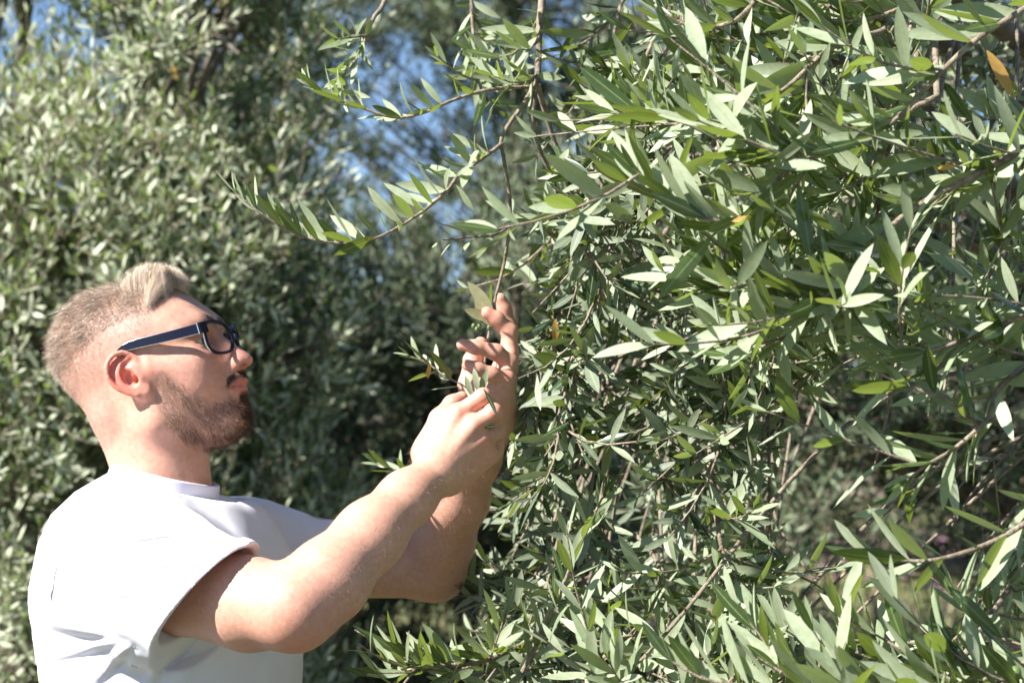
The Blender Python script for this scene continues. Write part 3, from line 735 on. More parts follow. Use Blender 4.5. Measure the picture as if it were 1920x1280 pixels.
# ---- spectacles: a thing of their own, resting on nose and ears
navy, n, l, b = new_mat('navy_acetate'); setp(b, Base_Color=(.003, .005, .020, 1), Roughness=.42, Specular_IOR_Level=.3)
chrome, n, l, b = new_mat('silver_inlay'); setp(b, Base_Color=(.75, .75, .76, 1), Roughness=.2, Metallic=.8)
glass, n, l, b = new_mat('lens_glass')
tr = n.new('ShaderNodeBsdfTransparent'); tr.inputs[0].default_value = (.88, .86, .90, 1)
gl = n.new('ShaderNodeBsdfGlossy'); gl.inputs['Roughness'].default_value = 0.02; fz = n.new('ShaderNodeFresnel'); fz.inputs[0].default_value = 1.22
mx = n.new('ShaderNodeMixShader'); l.new(fz.outputs[0], mx.inputs[0]); l.new(tr.outputs[0], mx.inputs[1]); l.new(gl.outputs[0], mx.inputs[2])
l.new(mx.outputs[0], n['Material Output'].inputs['Surface'])
specs = empty('eyeglasses', tuple(float(c) for c in H(.105, .028, 0)))
tag(specs, 'navy framed eyeglasses with silver edge worn by the man', 'eyeglasses')
def rim_loop(s_, inset=0, m_=40):
    a = np.linspace(0, 2*math.pi, m_, endpoint=False)
    ex = .0255-inset; ey = .0195-inset; pw = .72
    z = np.sign(np.cos(a))*np.abs(np.cos(a))**pw*ex; y_ = np.sign(np.sin(a))*np.abs(np.sin(a))**pw*ey
    L_ = s_*(.0335+z*1.0)
    y_ = y_+.0035*(z/ex)*(y_ > 0)
    F_ = .1130-.27*np.maximum(np.abs(L_)-.006, 0)-np.maximum(np.abs(L_)-.035, 0)*.06-(.023-y_)*0.0-.10*(.02-y_)*.6
    return np.stack([F_, .0225+y_, L_], 1)
def sweep(center, prof, closed=True):
    """sweep a small cross-section (list of (radial, forward)) round the rim"""
    m_ = len(center); cen = center.mean(0); V = []
    for p_ in center:
        rad = p_-cen; rad[0] = 0; rad /= np.linalg.norm(rad)
        for (r_, f_) in prof: V.append(p_+rad*r_+np.array([f_, 0, 0]))
    k_ = len(prof); Q = []
    for i in range(m_):
        for j in range(k_): Q.append((i*k_+j, ((i+1) % m_)*k_+j, ((i+1) % m_)*k_+(j+1) % k_, i*k_+(j+1) % k_))
    return np.array(V)@HR.T+HO, np.array(Q)
def boxes(pts, half_u, half_l, taper=None):
    """bar of rectangular section through head-frame points"""
    pts = np.array(pts, float); T_ = np.gradient(pts, axis=0); T_ /= np.linalg.norm(T_, axis=1)[:, None]
    lv = np.array([0, 0, 1.]); V = []
    for i, p_ in enumerate(pts):
        u_ = np.cross(lv, T_[i]); u_ /= np.linalg.norm(u_); s2 = np.cross(T_[i], u_)
        hu = half_u[i] if hasattr(half_u, '__len__') else half_u; hl = half_l
        for a, c in ((1, 1), (1, -1), (-1, -1), (-1, 1)): V.append(p_+u_*hu*a+s2*hl*c)
    m_ = len(pts); Q = [(i*4+j, i*4+(j+1) % 4, i*4+4+(j+1) % 4, i*4+4+j) for i in range(m_-1) for j in range(4)]
    Q += [(3, 2, 1, 0), (m_*4-4, m_*4-3, m_*4-2, m_*4-1)]
    return np.array(V)@HR.T+HO, np.array(Q)
fr = Geo(); lens_objs = []
for s_ in (-1, 1):
    V, Q = sweep(rim_loop(s_), [(.0017, .0018), (.0017, -.0018), (-.0014, -.0018), (-.0014, .0018)]); fr.add(V, Q)
# brow line thickening, bridge
for s_ in (-1, 1):
    lp = rim_loop(s_); top = lp[(lp[:, 1] > .0385)]; top = top[np.argsort(top[:, 2]*s_)]
    V, Q = boxes(top+np.array([.0004, .0010, 0]), .0022, .0021) if False else tube((top@HR.T+HO), .0026, 8); fr.add(V, Q)
V, Q = tube(np.array([H(.1105, .031, -.0095), H(.1120, .034, 0), H(.1105, .031, .0095)]), .0024, 8); fr.add(V, Q)
frame = fr.build('frame', navy, specs)
for s_ in (-1, 1):
    lp = rim_loop(s_, .0012); cen_ = lp.mean(0); m_ = len(lp); V = []
    for kk in range(9):
        f_ = kk/8
        for q_ in lp:
            w_ = cen_*(1-f_)+q_*f_; V.append(w_+np.array([.0016*(1-f_*f_), 0, 0]))
    V = np.array(V)@HR.T+HO
    Qs = [(kk*m_+i, kk*m_+(i+1) % m_, (kk+1)*m_+(i+1) % m_, (kk+1)*m_+i) for kk in range(8) for i in range(m_)]
    g = Geo(); g.add(V, np.array(Qs)); g.build('lens', glass, specs)
    # silver edge line round the front
    hinge = lp[np.argmax(np.abs(lp[:, 2])+lp[:, 1]*.9)]
    t0 = np.array([.0925, .0355, s_*.0655])
    ends = rim_loop(s_); oe = ends[np.argmax(np.abs(ends[:, 2])+ends[:, 1])]
    V, Q = boxes([oe+np.array([.001, -.003, 0]), t0+np.array([.0015, .0, s_*.0015])], [.0068, .0062], .0022); g = Geo(); g.add(V, Q); g.build('end_piece', navy, specs, smooth=False)
    path = catmull([t0, (.066, .0365, s_*.0725), (.040, .0385, s_*.0765), (.010, .0410, s_*.0785), (-.004, .0385, s_*.0790), (-.014, .030, s_*.0785), (-.022, .018, s_*.0770)], 24)
    hu = np.interp(np.linspace(0, 1, 24), [0, .45, .68, .8, 1], [.0059, .0048, .0033, .0026, .0022])
    V, Q = boxes(path, hu, .0018); g = Geo(); g.add(V, Q); tp = g.build('temple', navy, specs, smooth=False)
    g = Geo()
    for sg in (1, -1):
        T_ = np.gradient(path, axis=0); T_ /= np.linalg.norm(T_, axis=1)[:, None]; u_ = np.cross(np.array([0, 0, 1.]), T_)
        pp = path+u_*(hu[:, None]+.0002)*sg*(1 if True else 1)
        V, Q = tube(pp@HR.T+HO, .0005 if sg < 0 else .0008, 5); g.add(V, Q)
    e_ = path[0]; V, Q = tube(np.array([e_+[.0006, .0072, s_*.0020], e_+[.0006, -.0072, s_*.0020]])@HR.T+HO, .0008, 6); g.add(V, Q)
    g.build('silver_edge', chrome, tp)
    lp = rim_loop(s_); sel = lp[(np.abs(lp[:, 2]) > .046) & (lp[:, 1] < .034)]; sel = sel[np.argsort(sel[:, 1])]
    V, Q = tube((sel+np.array([-.0012, 0, s_*.0016]))@HR.T+HO, .0010, 6); g = Geo(); g.add(V, Q); g.build('silver_edge', chrome, frame)
# ------------------------------------------------------------------ ground, distant grove
R2 = np.random.default_rng(11)
def ground_z(x, y): return np.where(y > 3.5, (y-3.5)*.085, 0)*1.0+0*x
gm, n, l, b = new_mat('dry_grass_ground'); tcg = n.new('ShaderNodeTexCoord')
g1 = noise(n, l, .8, 6, tcg.outputs['Object']); g2 = noise(n, l, 14, 5, tcg.outputs['Object'])
l.new(mix(n, l, g2.outputs[0], ramp(n, l, g1.outputs[0], [(.35, (.045, .055, .022)), (.6, (.12, .10, .055))]), (.07, .075, .03)), b.inputs['Base Color']); setp(b, Roughness=.95)
xs = np.concatenate([-np.geomspace(400, 1, 24), np.linspace(-.8, .8, 5), np.geomspace(1, 400, 24)])
ys = np.concatenate([-np.geomspace(400, 1, 16), np.linspace(0, 20, 41), np.geomspace(21, 600, 16)])
X, Y = np.meshgrid(xs, ys, indexing='ij')
Z = np.where(Y > 3.5, (np.minimum(Y, 40)-3.5)*.085, 0)+np.where(Y > 3, .04*np.sin(X*1.3)*np.cos(Y*.9), 0)
i = np.arange(len(xs)-1)[:, None]*len(ys); j = np.arange(len(ys)-1)[None]
Q = np.stack([i+j, i+len(ys)+j, i+len(ys)+j+1, i+j+1], -1).reshape(-1, 4)
ground = mesh_np('ground', np.stack([X, Y, Z], -1).reshape(-1, 3), Q, gm); tag(ground, kind='structure')

def bark_mat(name, c0, c1, scale=30):
    m, n, l, b = new_mat(name); t = n.new('ShaderNodeTexCoord'); nz = noise(n, l, scale, 6, t.outputs['Object'], .65)
    l.new(ramp(n, l, nz.outputs[0], [(.32, c0), (.66, c1)]), b.inputs['Base Color']); setp(b, Roughness=.85)
    bump(n, l, nz.outputs[0], .8, .01, b); return m
bark = bark_mat('olive_bark', (.06, .045, .035), (.24, .20, .16), 22)
twigm = bark_mat('twig_bark', (.13, .095, .065), (.36, .30, .22), 90)
def leaf_mat(name, up0, up1, un0, un1, trans, tw=.35, rough=.36):
    """olive leaf: green and glossy above, silvery and matt below, lets sunlight through"""
    m, n, l, b = new_mat(name); a = attr(n, 'rnd'); ac = attr(n, 'across')
    g = n.new('ShaderNodeNewGeometry'); t = n.new('ShaderNodeTexCoord')
    nz = noise(n, l, 140, 3, t.outputs['Object'])
    cu = ramp(n, l, a.outputs['Fac'], [(0, up0), (1, up1)]); cd_ = ramp(n, l, a.outputs['Fac'], [(0, un0), (1, un1)])
    c = mix(n, l, g.outputs['Backfacing'], cu, cd_)
    c = mix(n, l, .35, c, ramp(n, l, nz.outputs[0], [(.3, (.25, .25, .25)), (.7, (.75, .75, .75))]), 'SOFT_LIGHT')
    mr = n.new('ShaderNodeMath'); mr.operation = 'LESS_THAN'; l.new(ac.outputs['Fac'], mr.inputs[0]); mr.inputs[1].default_value = .10
    mm = n.new('ShaderNodeMath'); mm.operation = 'MULTIPLY'; l.new(mr.outputs[0], mm.inputs[0]); mm.inputs[1].default_value = .55
    c = mix(n, l, mm.outputs[0], c, (.30, .35, .15))
    vo = n.new('ShaderNodeTexVoronoi'); vo.inputs['Scale'].default_value = 210; l.new(t.outputs['Object'], vo.inputs['Vector'])
    sp = ramp(n, l, vo.outputs['Distance'], [(.05, (.7, .7, .7)), (.14, (0, 0, 0))]); ns = noise(n, l, 24, 2, t.outputs['Object'])
    ms_ = mix(n, l, 1.0, sp, ramp(n, l, ns.outputs[0], [(.50, (0, 0, 0)), (.60, (1, 1, 1))]), 'MULTIPLY'); bw = n.new('ShaderNodeRGBToBW'); l.new(ms_, bw.inputs[0])
    c = mix(n, l, bw.outputs[0], c, (.10, .075, .035))
    l.new(c, b.inputs['Base Color'])
    rr = n.new('ShaderNodeMapRange'); l.new(g.outputs['Backfacing'], rr.inputs[0]); rr.inputs[3].default_value = rough; rr.inputs[4].default_value = .6
    l.new(rr.outputs[0], b.inputs['Roughness'])
    tr = n.new('ShaderNodeBsdfTranslucent'); tr.inputs[0].default_value = (*trans, 1)
    ms = n.new('ShaderNodeMixShader'); ms.inputs[0].default_value = tw
    l.new(b.outputs[0], ms.inputs[1]); l.new(tr.outputs[0], ms.inputs[2]); l.new(ms.outputs[0], n['Material Output'].inputs['Surface'])
    return m
leafm = leaf_mat('olive_leaf', (.014, .036, .018), (.080, .120, .045), (.20, .25, .15), (.42, .47, .32), (.36, .48, .06), .27, .26)
leafsh = leaf_mat('shade_toned_olive_leaf', (.006, .020, .013), (.042, .075, .030), (.08, .11, .07), (.32, .36, .24), (.24, .34, .04), .16, .22)  # shade among the inner boughs is put into these darker leaf colours
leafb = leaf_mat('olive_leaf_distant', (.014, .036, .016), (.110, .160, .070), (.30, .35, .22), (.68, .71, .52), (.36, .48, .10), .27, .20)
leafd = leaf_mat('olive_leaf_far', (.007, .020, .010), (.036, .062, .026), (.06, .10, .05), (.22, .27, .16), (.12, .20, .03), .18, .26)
yelm = leaf_mat('yellowing_leaf', (.55, .24, .02), (.70, .34, .04), (.60, .34, .08), (.70, .44, .12), (.70, .34, .03), .4)

UP = np.array([0, 0, 1.]); SUNV = np.array(SUN_TO)
def nrm(v): return v/np.maximum(np.linalg.norm(v, axis=-1, keepdims=True), 1e-9)
def leaves(base, d, nv, L, W, segs=6, mid=True, curl=None, rnd=None):
    """all leaf blades of one crown as one mesh; nv is roughly the upper side's normal"""
    m = len(base); d = nrm(d); nv = nrm(nv-(nv*d).sum(-1, keepdims=True)*d); sd = np.cross(d, nv)
    s = np.linspace(0, 1, segs+1); prof = np.sin(np.pi*np.clip(s, 0, 1)**.98)**.76; prof[0] = .08; prof[-1] = .0
    if curl is None: curl = R2.normal(.03, .09, m)
    cen = base[:, None]+d[:, None]*(L[:, None]*s)[..., None]-nv[:, None]*(curl[:, None]*L[:, None]*s**2)[..., None]
    tw = R2.normal(0, .20, m)[:, None]*s
    sdt = sd[:, None]*np.cos(tw)[..., None]+nv[:, None]*np.sin(tw)[..., None]
    wv = (W[:, None]*prof*.5)[..., None]
    if mid:
        lift = nv[:, None]*(W[:, None]*prof*.10)[..., None]
        V = np.stack([cen-sdt*wv+lift, cen, cen+sdt*wv+lift], 2); na = 3; acr = np.array([1, 0, 1.])
    else:
        V = np.stack([cen-sdt*wv, cen+sdt*wv], 2); na = 2; acr = np.array([1, 1.])
    V = V.reshape(-1, 3); st = (segs+1)*na
    b0 = (np.arange(m)*st)[:, None, None]; k = (np.arange(segs)*na)[None, :, None]; j = np.arange(na-1)[None, None]
    Q = np.stack([b0+k+j, b0+k+na+j, b0+k+na+j+1, b0+k+j+1], -1).reshape(-1, 4)
    if rnd is None: rnd = R2.random(m)
    return V, Q, np.repeat(rnd, st), np.tile(acr, m*(segs+1))
def add_leaves(g, *a, **k):
    V, Q, r, ac = leaves(*a, **k); g.add(V, Q, rnd=r, across=ac)
def curve_leaves(path, n_pair, s0=.1, s1=1., size=.062, up=.30, spread=50, lightw=.5, erect=None):
    """leaf pairs along a curve, each pair turned a right angle from the last; returns arrays"""
    s = np.linspace(s0, s1, n_pair)+R2.normal(0, .25/(n_pair+1), n_pair)*(s1-s0); s = np.clip(s, 0, 1)
    f = s*(len(path)-1); i = np.minimum(f.astype(int), len(path)-2); fr_ = (f-i)[:, None]
    pos = path[i]*(1-fr_)+path[i+1]*fr_; T_ = nrm(path[i+1]-path[i])
    ref = nrm(np.cross(T_, UP+np.array([.01, .02, 0]))); ref2 = np.cross(T_, ref)
    B, D_, N_, L_, = [], [], [], []
    a0 = R2.uniform(0, math.pi)
    for sg in (1, -1):
        az = a0+np.arange(n_pair)*math.pi/2+R2.normal(0, .35, n_pair)
        rad = (ref*np.cos(az)[:, None]+ref2*np.sin(az)[:, None])*sg
        al = np.radians(R2.normal(spread, 10, n_pair))*np.interp(s, [0, .85, 1], [1, .9, .45])
        d = T_*np.cos(al)[:, None]+rad*np.sin(al)[:, None]
        d = nrm(d+UP*up+(0 if erect is None else np.asarray(erect)))
        nv = nrm(T_-(T_*d).sum(1, keepdims=True)*d)*(1-lightw)+(SUNV*.6+UP*.4)*lightw+R2.normal(0, .35, (n_pair, 3))
        B.append(pos); D_.append(d); N_.append(nv); L_.append(size*np.interp(s, [0, .2, .8, 1], [.8, 1, .95, .55])*R2.uniform(.72, 1.18, n_pair))
    keep = R2.random(2*n_pair) > .07
    return [np.concatenate(q)[keep] for q in (B, D_, N_, L_)]
def batch_shoots(start, d0, length, n_pair, size, up=.3, bend=None, lightw=.45, spread=50):
    """many short shoots at once: returns leaf arrays and stem paths (m,5,3)"""
    m = len(start); d0 = nrm(d0)
    if bend is None: bend = UP*.25+R2.normal(0, .2, (m, 3))
    def pt(s): return start[:, None]+d0[:, None]*(length[:, None]*s)[..., None]+bend[:, None]*(length[:, None]*s*s)[..., None]
    s = np.linspace(.06, 1, n_pair)[None]+R2.normal(0, .2/n_pair, (m, n_pair)); s = np.clip(s, .02, 1)
    pos = pt(s); T_ = nrm(d0[:, None]+2*bend[:, None]*s[..., None])
    ref = nrm(np.cross(T_, UP+np.array([.01, .02, 0]))); ref2 = np.cross(T_, ref)
    B, D_, N_, L_ = [], [], [], []
    a0 = R2.uniform(0, math.pi, m)[:, None]
    for sg in (1, -1):
        az = a0+np.arange(n_pair)[None]*math.pi/2+R2.normal(0, .35, (m, n_pair))
        rad = (ref*np.cos(az)[..., None]+ref2*np.sin(az)[..., None])*sg
        al = np.radians(R2.normal(spread, 11, (m, n_pair)))*np.interp(s, [0, .85, 1], [1, .9, .4])
        d = nrm(T_*np.cos(al)[..., None]+rad*np.sin(al)[..., None]+UP*up)
        nv = nrm(T_-(T_*d).sum(-1, keepdims=True)*d)*(1-lightw)+(SUNV*.6+UP*.4)*lightw+R2.normal(0, .35, (m, n_pair, 3))
        B.append(pos.reshape(-1, 3)); D_.append(d.reshape(-1, 3)); N_.append(nv.reshape(-1, 3))
        L_.append((size*np.interp(s, [0, .2, .8, 1], [.8, 1, .95, .6])*R2.uniform(.7, 1.2, (m, n_pair))).ravel())
    st = pt(np.tile(np.linspace(0, 1, 5), (m, 1)))
    return [np.concatenate(q) for q in (B, D_, N_, L_)], st
def stems_geo(g, paths, r0, r1, sides=4):
    """vectorised thin tubes for many equal-length paths (m,k,3)"""
    m, k, _ = paths.shape; T_ = nrm(np.gradient(paths, axis=1)); ref = nrm(np.cross(T_, np.array([.3, .5, .81]))); r2 = np.cross(T_, ref)
    a = np.arange(sides)/sides*2*math.pi; rad = np.linspace(1, 0, k)[None, :, None, None]*(np.asarray(r0)-r1)+r1
    V = paths[:, :, None]+rad*(np.cos(a)[None, None, :, None]*ref[:, :, None]+np.sin(a)[None, None, :, None]*r2[:, :, None])
    b0 = (np.arange(m)*k*sides)[:, None, None]; i = (np.arange(k-1)*sides)[None, :, None]; j = np.arange(sides)[None, None]; j2 = (j+1) % sides
    Q = np.stack([b0+i+j, b0+i+j2, b0+i+sides+j2, b0+i+sides+j], -1).reshape(-1, 4); g.add(V.reshape(-1, 3), Q)

# ------------------------------------------------------------------ background olive trees, each with its own trunk, limbs and crown
def grove_tree(label, trunk_xy, lobes, n_shoot, size, n_pair=7, mat=None, segs=3, slen=.22, mid=False, trunk_r=.16, limb_r=None, nsub=7, wid=.23, group='olive trees of the grove behind the man'):
    """lobes: (px, py, Y, radius in px, depth radius m)"""
    tx, ty_ = trunk_xy; gz = float((max(ty_-3.5, 0))*.085)-.05
    root = empty('olive_tree', (tx, ty_, gz)); tag(root, label, 'tree', group)
    C = [(P(a, b_, Y_), r_*Y_/FPX, dr) for a, b_, Y_, r_, dr in lobes]
    # trunk and limbs
    fork = np.array([tx+.05, ty_, gz+1.0]); V, Q = tube(catmull([(tx, ty_, gz), (tx-.06, ty_+.03, gz+.4), (tx+.03, ty_, gz+.75), fork], 12), np.linspace(trunk_r*1.35, trunk_r*.8, 12), 12)
    g = Geo(); g.add(V, Q); g.build('trunk', bark, root)
    g = Geo()
    for c, r_, dr in C:
        m1 = fork*.5+c*.5+np.array([0, 0, .05]); V, Q = tube(catmull([fork, m1+R2.normal(0, .08, 3), c], 12), np.linspace(limb_r or trunk_r*.40, min(.012, limb_r or 1), 12), 7); g.add(V, Q)
        for _ in range(nsub):
            e = c+nrm(R2.normal(size=3))*np.array([r_, dr, r_])*.85; V, Q = tube(catmull([m1*.3+c*.7, c*.4+e*.6+R2.normal(0, .04, 3), e], 7), np.linspace(.013 if limb_r is None else .004, .004, 7), 5); g.add(V, Q)
    g.build('limbs', bark, root)
    vol = np.array([r_*r_*dr for c, r_, dr in C])**.67; cnt = (vol/vol.sum()*n_shoot).astype(int)
    st, dd = [], []
    for (c, r_, dr), k in zip(C, cnt):
        u = nrm(R2.normal(size=(k, 3))); rad = R2.uniform(.35, 1, k)**.55
        # clumps: pull the shoots towards a few centres on the lobe
        cc_ = nrm(R2.normal(size=(16, 3))); best = np.argmax(u@cc_.T, axis=1); u = nrm(u*.42+cc_[best]*.58)
        st.append(c+u*np.array([r_, dr, r_])*rad[:, None]); dd.append(u+UP*.6+R2.normal(0, .45, (k, 3)))
    st = np.concatenate(st); dd = np.concatenate(dd)
    (B, D_, N_, L_), paths = batch_shoots(st, dd, R2.uniform(.6, 1.3, len(st))*slen, n_pair, size, up=.25)
    g = Geo(); add_leaves(g, B, D_, N_, L_, L_*wid*R2.uniform(.8, 1.2, len(L_)), segs=segs, mid=mid); g.build('crown', mat or leafb, root)
    g = Geo(); stems_geo(g, paths, .0028, .0012, 3); g.build('twigs', twigm, root)
    return root
grove_tree('sunlit silvery olive tree filling the view behind the man\'s head', (-1.55, 6.3),
    [(110, 455, 5.4, 220, .55), (380, 130, 5.5, 200, .6), (120, 690, 5.3, 250, .5), (350, 430, 5.4, 230, .5), (90, 1050, 5.2, 280, .5), (410, -80, 5.6, 170, .5), (430, 450, 5.7, 110, .4), (-230, 330, 5.6, 240, .6), (30, -150, 5.6, 100, .4),
     (-190, 800, 5.4, 330, .6), (330, 760, 5.6, 210, .5), (400, 1000, 5.6, 220, .5), (330, 1280, 5.4, 240, .5), (60, -250, 5.6, 200, .5), (520, 640, 5.6, 120, .3), (200, 450, 6.1, 330, .4), (200, 900, 6.1, 360, .4), (390, 180, 6.2, 120, .4)],
    6400, .050, trunk_r=.12)
grove_tree('added olive tree hidden close behind the silvery one, shading the trees beyond', (-2.3, 7.6),  # added as an occluder, keeps sun off the tree behind the hands
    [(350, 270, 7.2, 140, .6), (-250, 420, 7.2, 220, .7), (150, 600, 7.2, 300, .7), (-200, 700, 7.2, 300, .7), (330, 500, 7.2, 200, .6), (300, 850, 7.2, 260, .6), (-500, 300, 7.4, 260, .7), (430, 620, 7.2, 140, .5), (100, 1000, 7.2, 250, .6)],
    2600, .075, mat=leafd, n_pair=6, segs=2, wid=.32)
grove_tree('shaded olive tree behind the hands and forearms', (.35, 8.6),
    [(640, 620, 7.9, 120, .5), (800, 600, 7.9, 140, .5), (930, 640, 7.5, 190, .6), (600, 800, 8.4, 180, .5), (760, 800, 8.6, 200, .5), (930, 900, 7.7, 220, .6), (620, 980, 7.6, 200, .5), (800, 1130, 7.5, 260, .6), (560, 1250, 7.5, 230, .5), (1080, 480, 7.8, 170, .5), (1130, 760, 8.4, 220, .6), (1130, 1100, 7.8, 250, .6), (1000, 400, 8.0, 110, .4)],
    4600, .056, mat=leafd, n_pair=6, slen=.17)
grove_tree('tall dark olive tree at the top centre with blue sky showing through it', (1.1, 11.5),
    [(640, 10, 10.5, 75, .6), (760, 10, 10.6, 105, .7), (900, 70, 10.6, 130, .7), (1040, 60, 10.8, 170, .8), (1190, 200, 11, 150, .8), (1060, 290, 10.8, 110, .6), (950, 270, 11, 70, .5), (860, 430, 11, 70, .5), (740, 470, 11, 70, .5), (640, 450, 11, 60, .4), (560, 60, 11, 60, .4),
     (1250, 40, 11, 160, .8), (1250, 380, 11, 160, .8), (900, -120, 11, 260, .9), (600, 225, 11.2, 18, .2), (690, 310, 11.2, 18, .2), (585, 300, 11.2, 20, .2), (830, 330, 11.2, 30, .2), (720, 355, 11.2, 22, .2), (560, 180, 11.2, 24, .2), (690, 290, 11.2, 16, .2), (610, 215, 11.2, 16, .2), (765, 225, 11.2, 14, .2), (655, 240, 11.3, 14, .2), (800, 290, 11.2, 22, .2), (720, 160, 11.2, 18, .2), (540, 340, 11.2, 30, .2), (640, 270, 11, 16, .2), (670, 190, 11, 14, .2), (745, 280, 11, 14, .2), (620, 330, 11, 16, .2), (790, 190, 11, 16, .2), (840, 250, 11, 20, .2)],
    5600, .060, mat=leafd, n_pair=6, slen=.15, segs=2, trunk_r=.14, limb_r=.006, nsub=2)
grove_tree('olive tree seen blurred through the gap at lower right', (2.3, 7.2),
    [(1450, 480, 5.8, 260, .6), (1700, 560, 6.0, 250, .6), (1560, 760, 6.0, 130, .4), (1720, 800, 6.2, 150, .5), (1900, 700, 6.0, 200, .6), (1880, 950, 6.4, 170, .5), (1420, 760, 5.9, 150, .4), (1380, 1000, 6.0, 170, .5), (1650, 900, 7.6, 110, .4), (1350, 160, 6.1, 190, .6), (1600, 200, 6.1, 230, .6), (1880, 300, 6.1, 260, .6), (1500, 930, 7.8, 90, .4), (2100, 600, 6.2, 300, .7), (2150, 100, 6.2, 280, .7)],
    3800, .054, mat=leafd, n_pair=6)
for lab, (tx_, ty2), lb in [
    ('distant olive tree low behind the wildflowers at right', (6.0, 20.), [(1500, 830, 19, 110, 1.5), (1720, 800, 19, 140, 1.5), (1900, 820, 19, 130, 1.5), (1640, 740, 20, 120, 1.5), (2080, 800, 19, 150, 1.5), (2400, 780, 20, 240, 2), (2850, 780, 20, 260, 2)]),
    ('distant olive tree in the dark gap behind the elbows', (-.4, 20.), [(560, 760, 17, 150, 1.5), (720, 720, 17, 160, 1.5), (880, 760, 17, 170, 1.5), (1050, 760, 18, 160, 1.5), (650, 900, 16, 120, 1.2), (830, 900, 16, 130, 1.2), (1250, 800, 18, 160, 1.5)]),
    ('distant olive tree low at the far left behind the silvery tree', (-6., 19.), [(60, 800, 17, 180, 1.5), (300, 820, 17, 170, 1.5), (-150, 800, 17, 200, 1.5), (-520, 780, 18, 240, 2), (-950, 780, 19, 260, 2), (180, 650, 18, 160, 1.5), (450, 740, 18, 150, 1.5)])]:
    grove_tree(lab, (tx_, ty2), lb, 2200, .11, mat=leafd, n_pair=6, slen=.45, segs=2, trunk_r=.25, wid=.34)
# ground cover: weeds and pink wildflowers
gmat, n, l, b = new_mat('weeds'); a = attr(n, 'rnd'); l.new(ramp(n, l, a.outputs['Fac'], [(0, (.06, .09, .025)), (.6, (.13, .15, .05)), (1, (.36, .30, .16))]), b.inputs['Base Color']); setp(b, Roughness=.7)
m = 26000; yy = R2.uniform(7.5, 19, m)**1.0; xx = R2.uniform(-.33, .36, m)*yy; hh = R2.uniform(.12, .42, m)
bs = np.stack([xx, yy, (np.minimum(yy, 40)-3.5)*.085+.04*np.sin(xx*1.3)*np.cos(yy*.9)], 1)
g = Geo(); add_leaves(g, bs, UP+R2.normal(0, .25, (m, 3)), R2.normal(size=(m, 3)), hh, R2.uniform(.008, .02, m), segs=2, mid=False)
tag(g.build('weeds', gmat), kind='stuff')
pm, n, l, b = new_mat('pink_petals'); a = attr(n, 'rnd'); l.new(ramp(n, l, a.outputs['Fac'], [(0, (.42, .16, .30)), (1, (.62, .34, .50))]), b.inputs['Base Color'])
m = 900; yy = R2.uniform(8, 16, m); xx = R2.uniform(.06, .32, m)*yy; top = np.stack([xx, yy, (yy-3.5)*.085+R2.uniform(.2, .55, m)], 1)
g = Geo(); k = 6; az = np.tile(np.arange(k)/k*2*math.pi, m)
d = np.stack([np.cos(az), np.sin(az), np.full(m*k, .55)], 1); add_leaves(g, np.repeat(top, k, 0), d, np.tile(UP, (m*k, 1)), np.full(m*k, .026), np.full(m*k, .018), segs=2, mid=False)
tag(g.build('pink_wildflowers', pm), kind='stuff')

# ------------------------------------------------------------------ the near olive tree the man reaches into
near_tree = empty('olive_tree', (1.95, 4.2, 0)); tag(near_tree, 'near olive tree whose hanging leafy boughs fill the right half', 'tree')
tb = np.array([1.95, 4.2, 0])
g = Geo(); V, Q = tube(catmull([tb+[0, 0, -.05], tb+[-.08, 0, .5], tb+[.03, -.05, .9], tb+[-.04, -.1, 1.25]], 16), np.linspace(.21, .12, 16), 16); g.add(V, Q); g.build('trunk', bark, near_tree)
fork = tb+np.array([-.04, -.1, 1.2])
limb_ends = [(.10, 2.75, 2.35), (.55, 2.55, 2.30), (1.0, 2.4, 2.15), (.75, 3.1, 1.95), (.95, 2.75, 1.60), (.45, 3.3, .70), (-.1, 3.0, 2.6), (1.4, 2.2, 1.9), (-.25, 2.45, 2.55), (.15, 2.2, 2.5), (.35, 3.2, 2.0)]
LP_ = []
for e in limb_ends:
    e = np.array(e); c = catmull([fork, fork*.6+e*.4+R2.normal(0, .06, 3)+UP*.12, fork*.25+e*.75+R2.normal(0, .05, 3)+UP*.10, e], 18)
    V, Q = tube(c, np.linspace(.030, .007, 18), 8); g = Geo(); g.add(V, Q); g.build('limb', bark, near_tree); LP_.append(c[8:])
LP_ = np.concatenate(LP_)
def thin(LA):
    """the crown is open towards the ground at the right: few leaves grow there"""
    out = []
    for la in LA:
        x, y = proj(la[0]+la[1]*la[3][:, None]*.6); k = ~((poly_sd(x, y, GAP) < 8) & (R2.random(len(x)) < .93)); out.append([q[k] for q in la])
    return out
CLEAR = [([(845, 640), (862, 618), (900, 570), (922, 535), (950, 540), (985, 610), (985, 720), (962, 790), (930, 770), (905, 745), (858, 690)], 2.53),
         ([(640, 960), (760, 860), (800, 745), (880, 725), (935, 745), (950, 800), (940, 880), (900, 1000), (850, 1110), (690, 1150), (560, 1240), (500, 1240)], 2.68)]
def clear_hands(LA):
    """no blades pass through or in front of the hands and forearms"""
    out = []
    for la in LA:
        bad = np.zeros(len(la[0]), bool)
        for f in (.1, .5, .95):
            q = la[0]+la[1]*la[3][:, None]*f; x, y = proj(q)
            for poly, yy_ in CLEAR: bad |= in_poly(x, y, poly) & (q[:, 1] < yy_)
        out.append([q[~bad] for q in la])
    return out
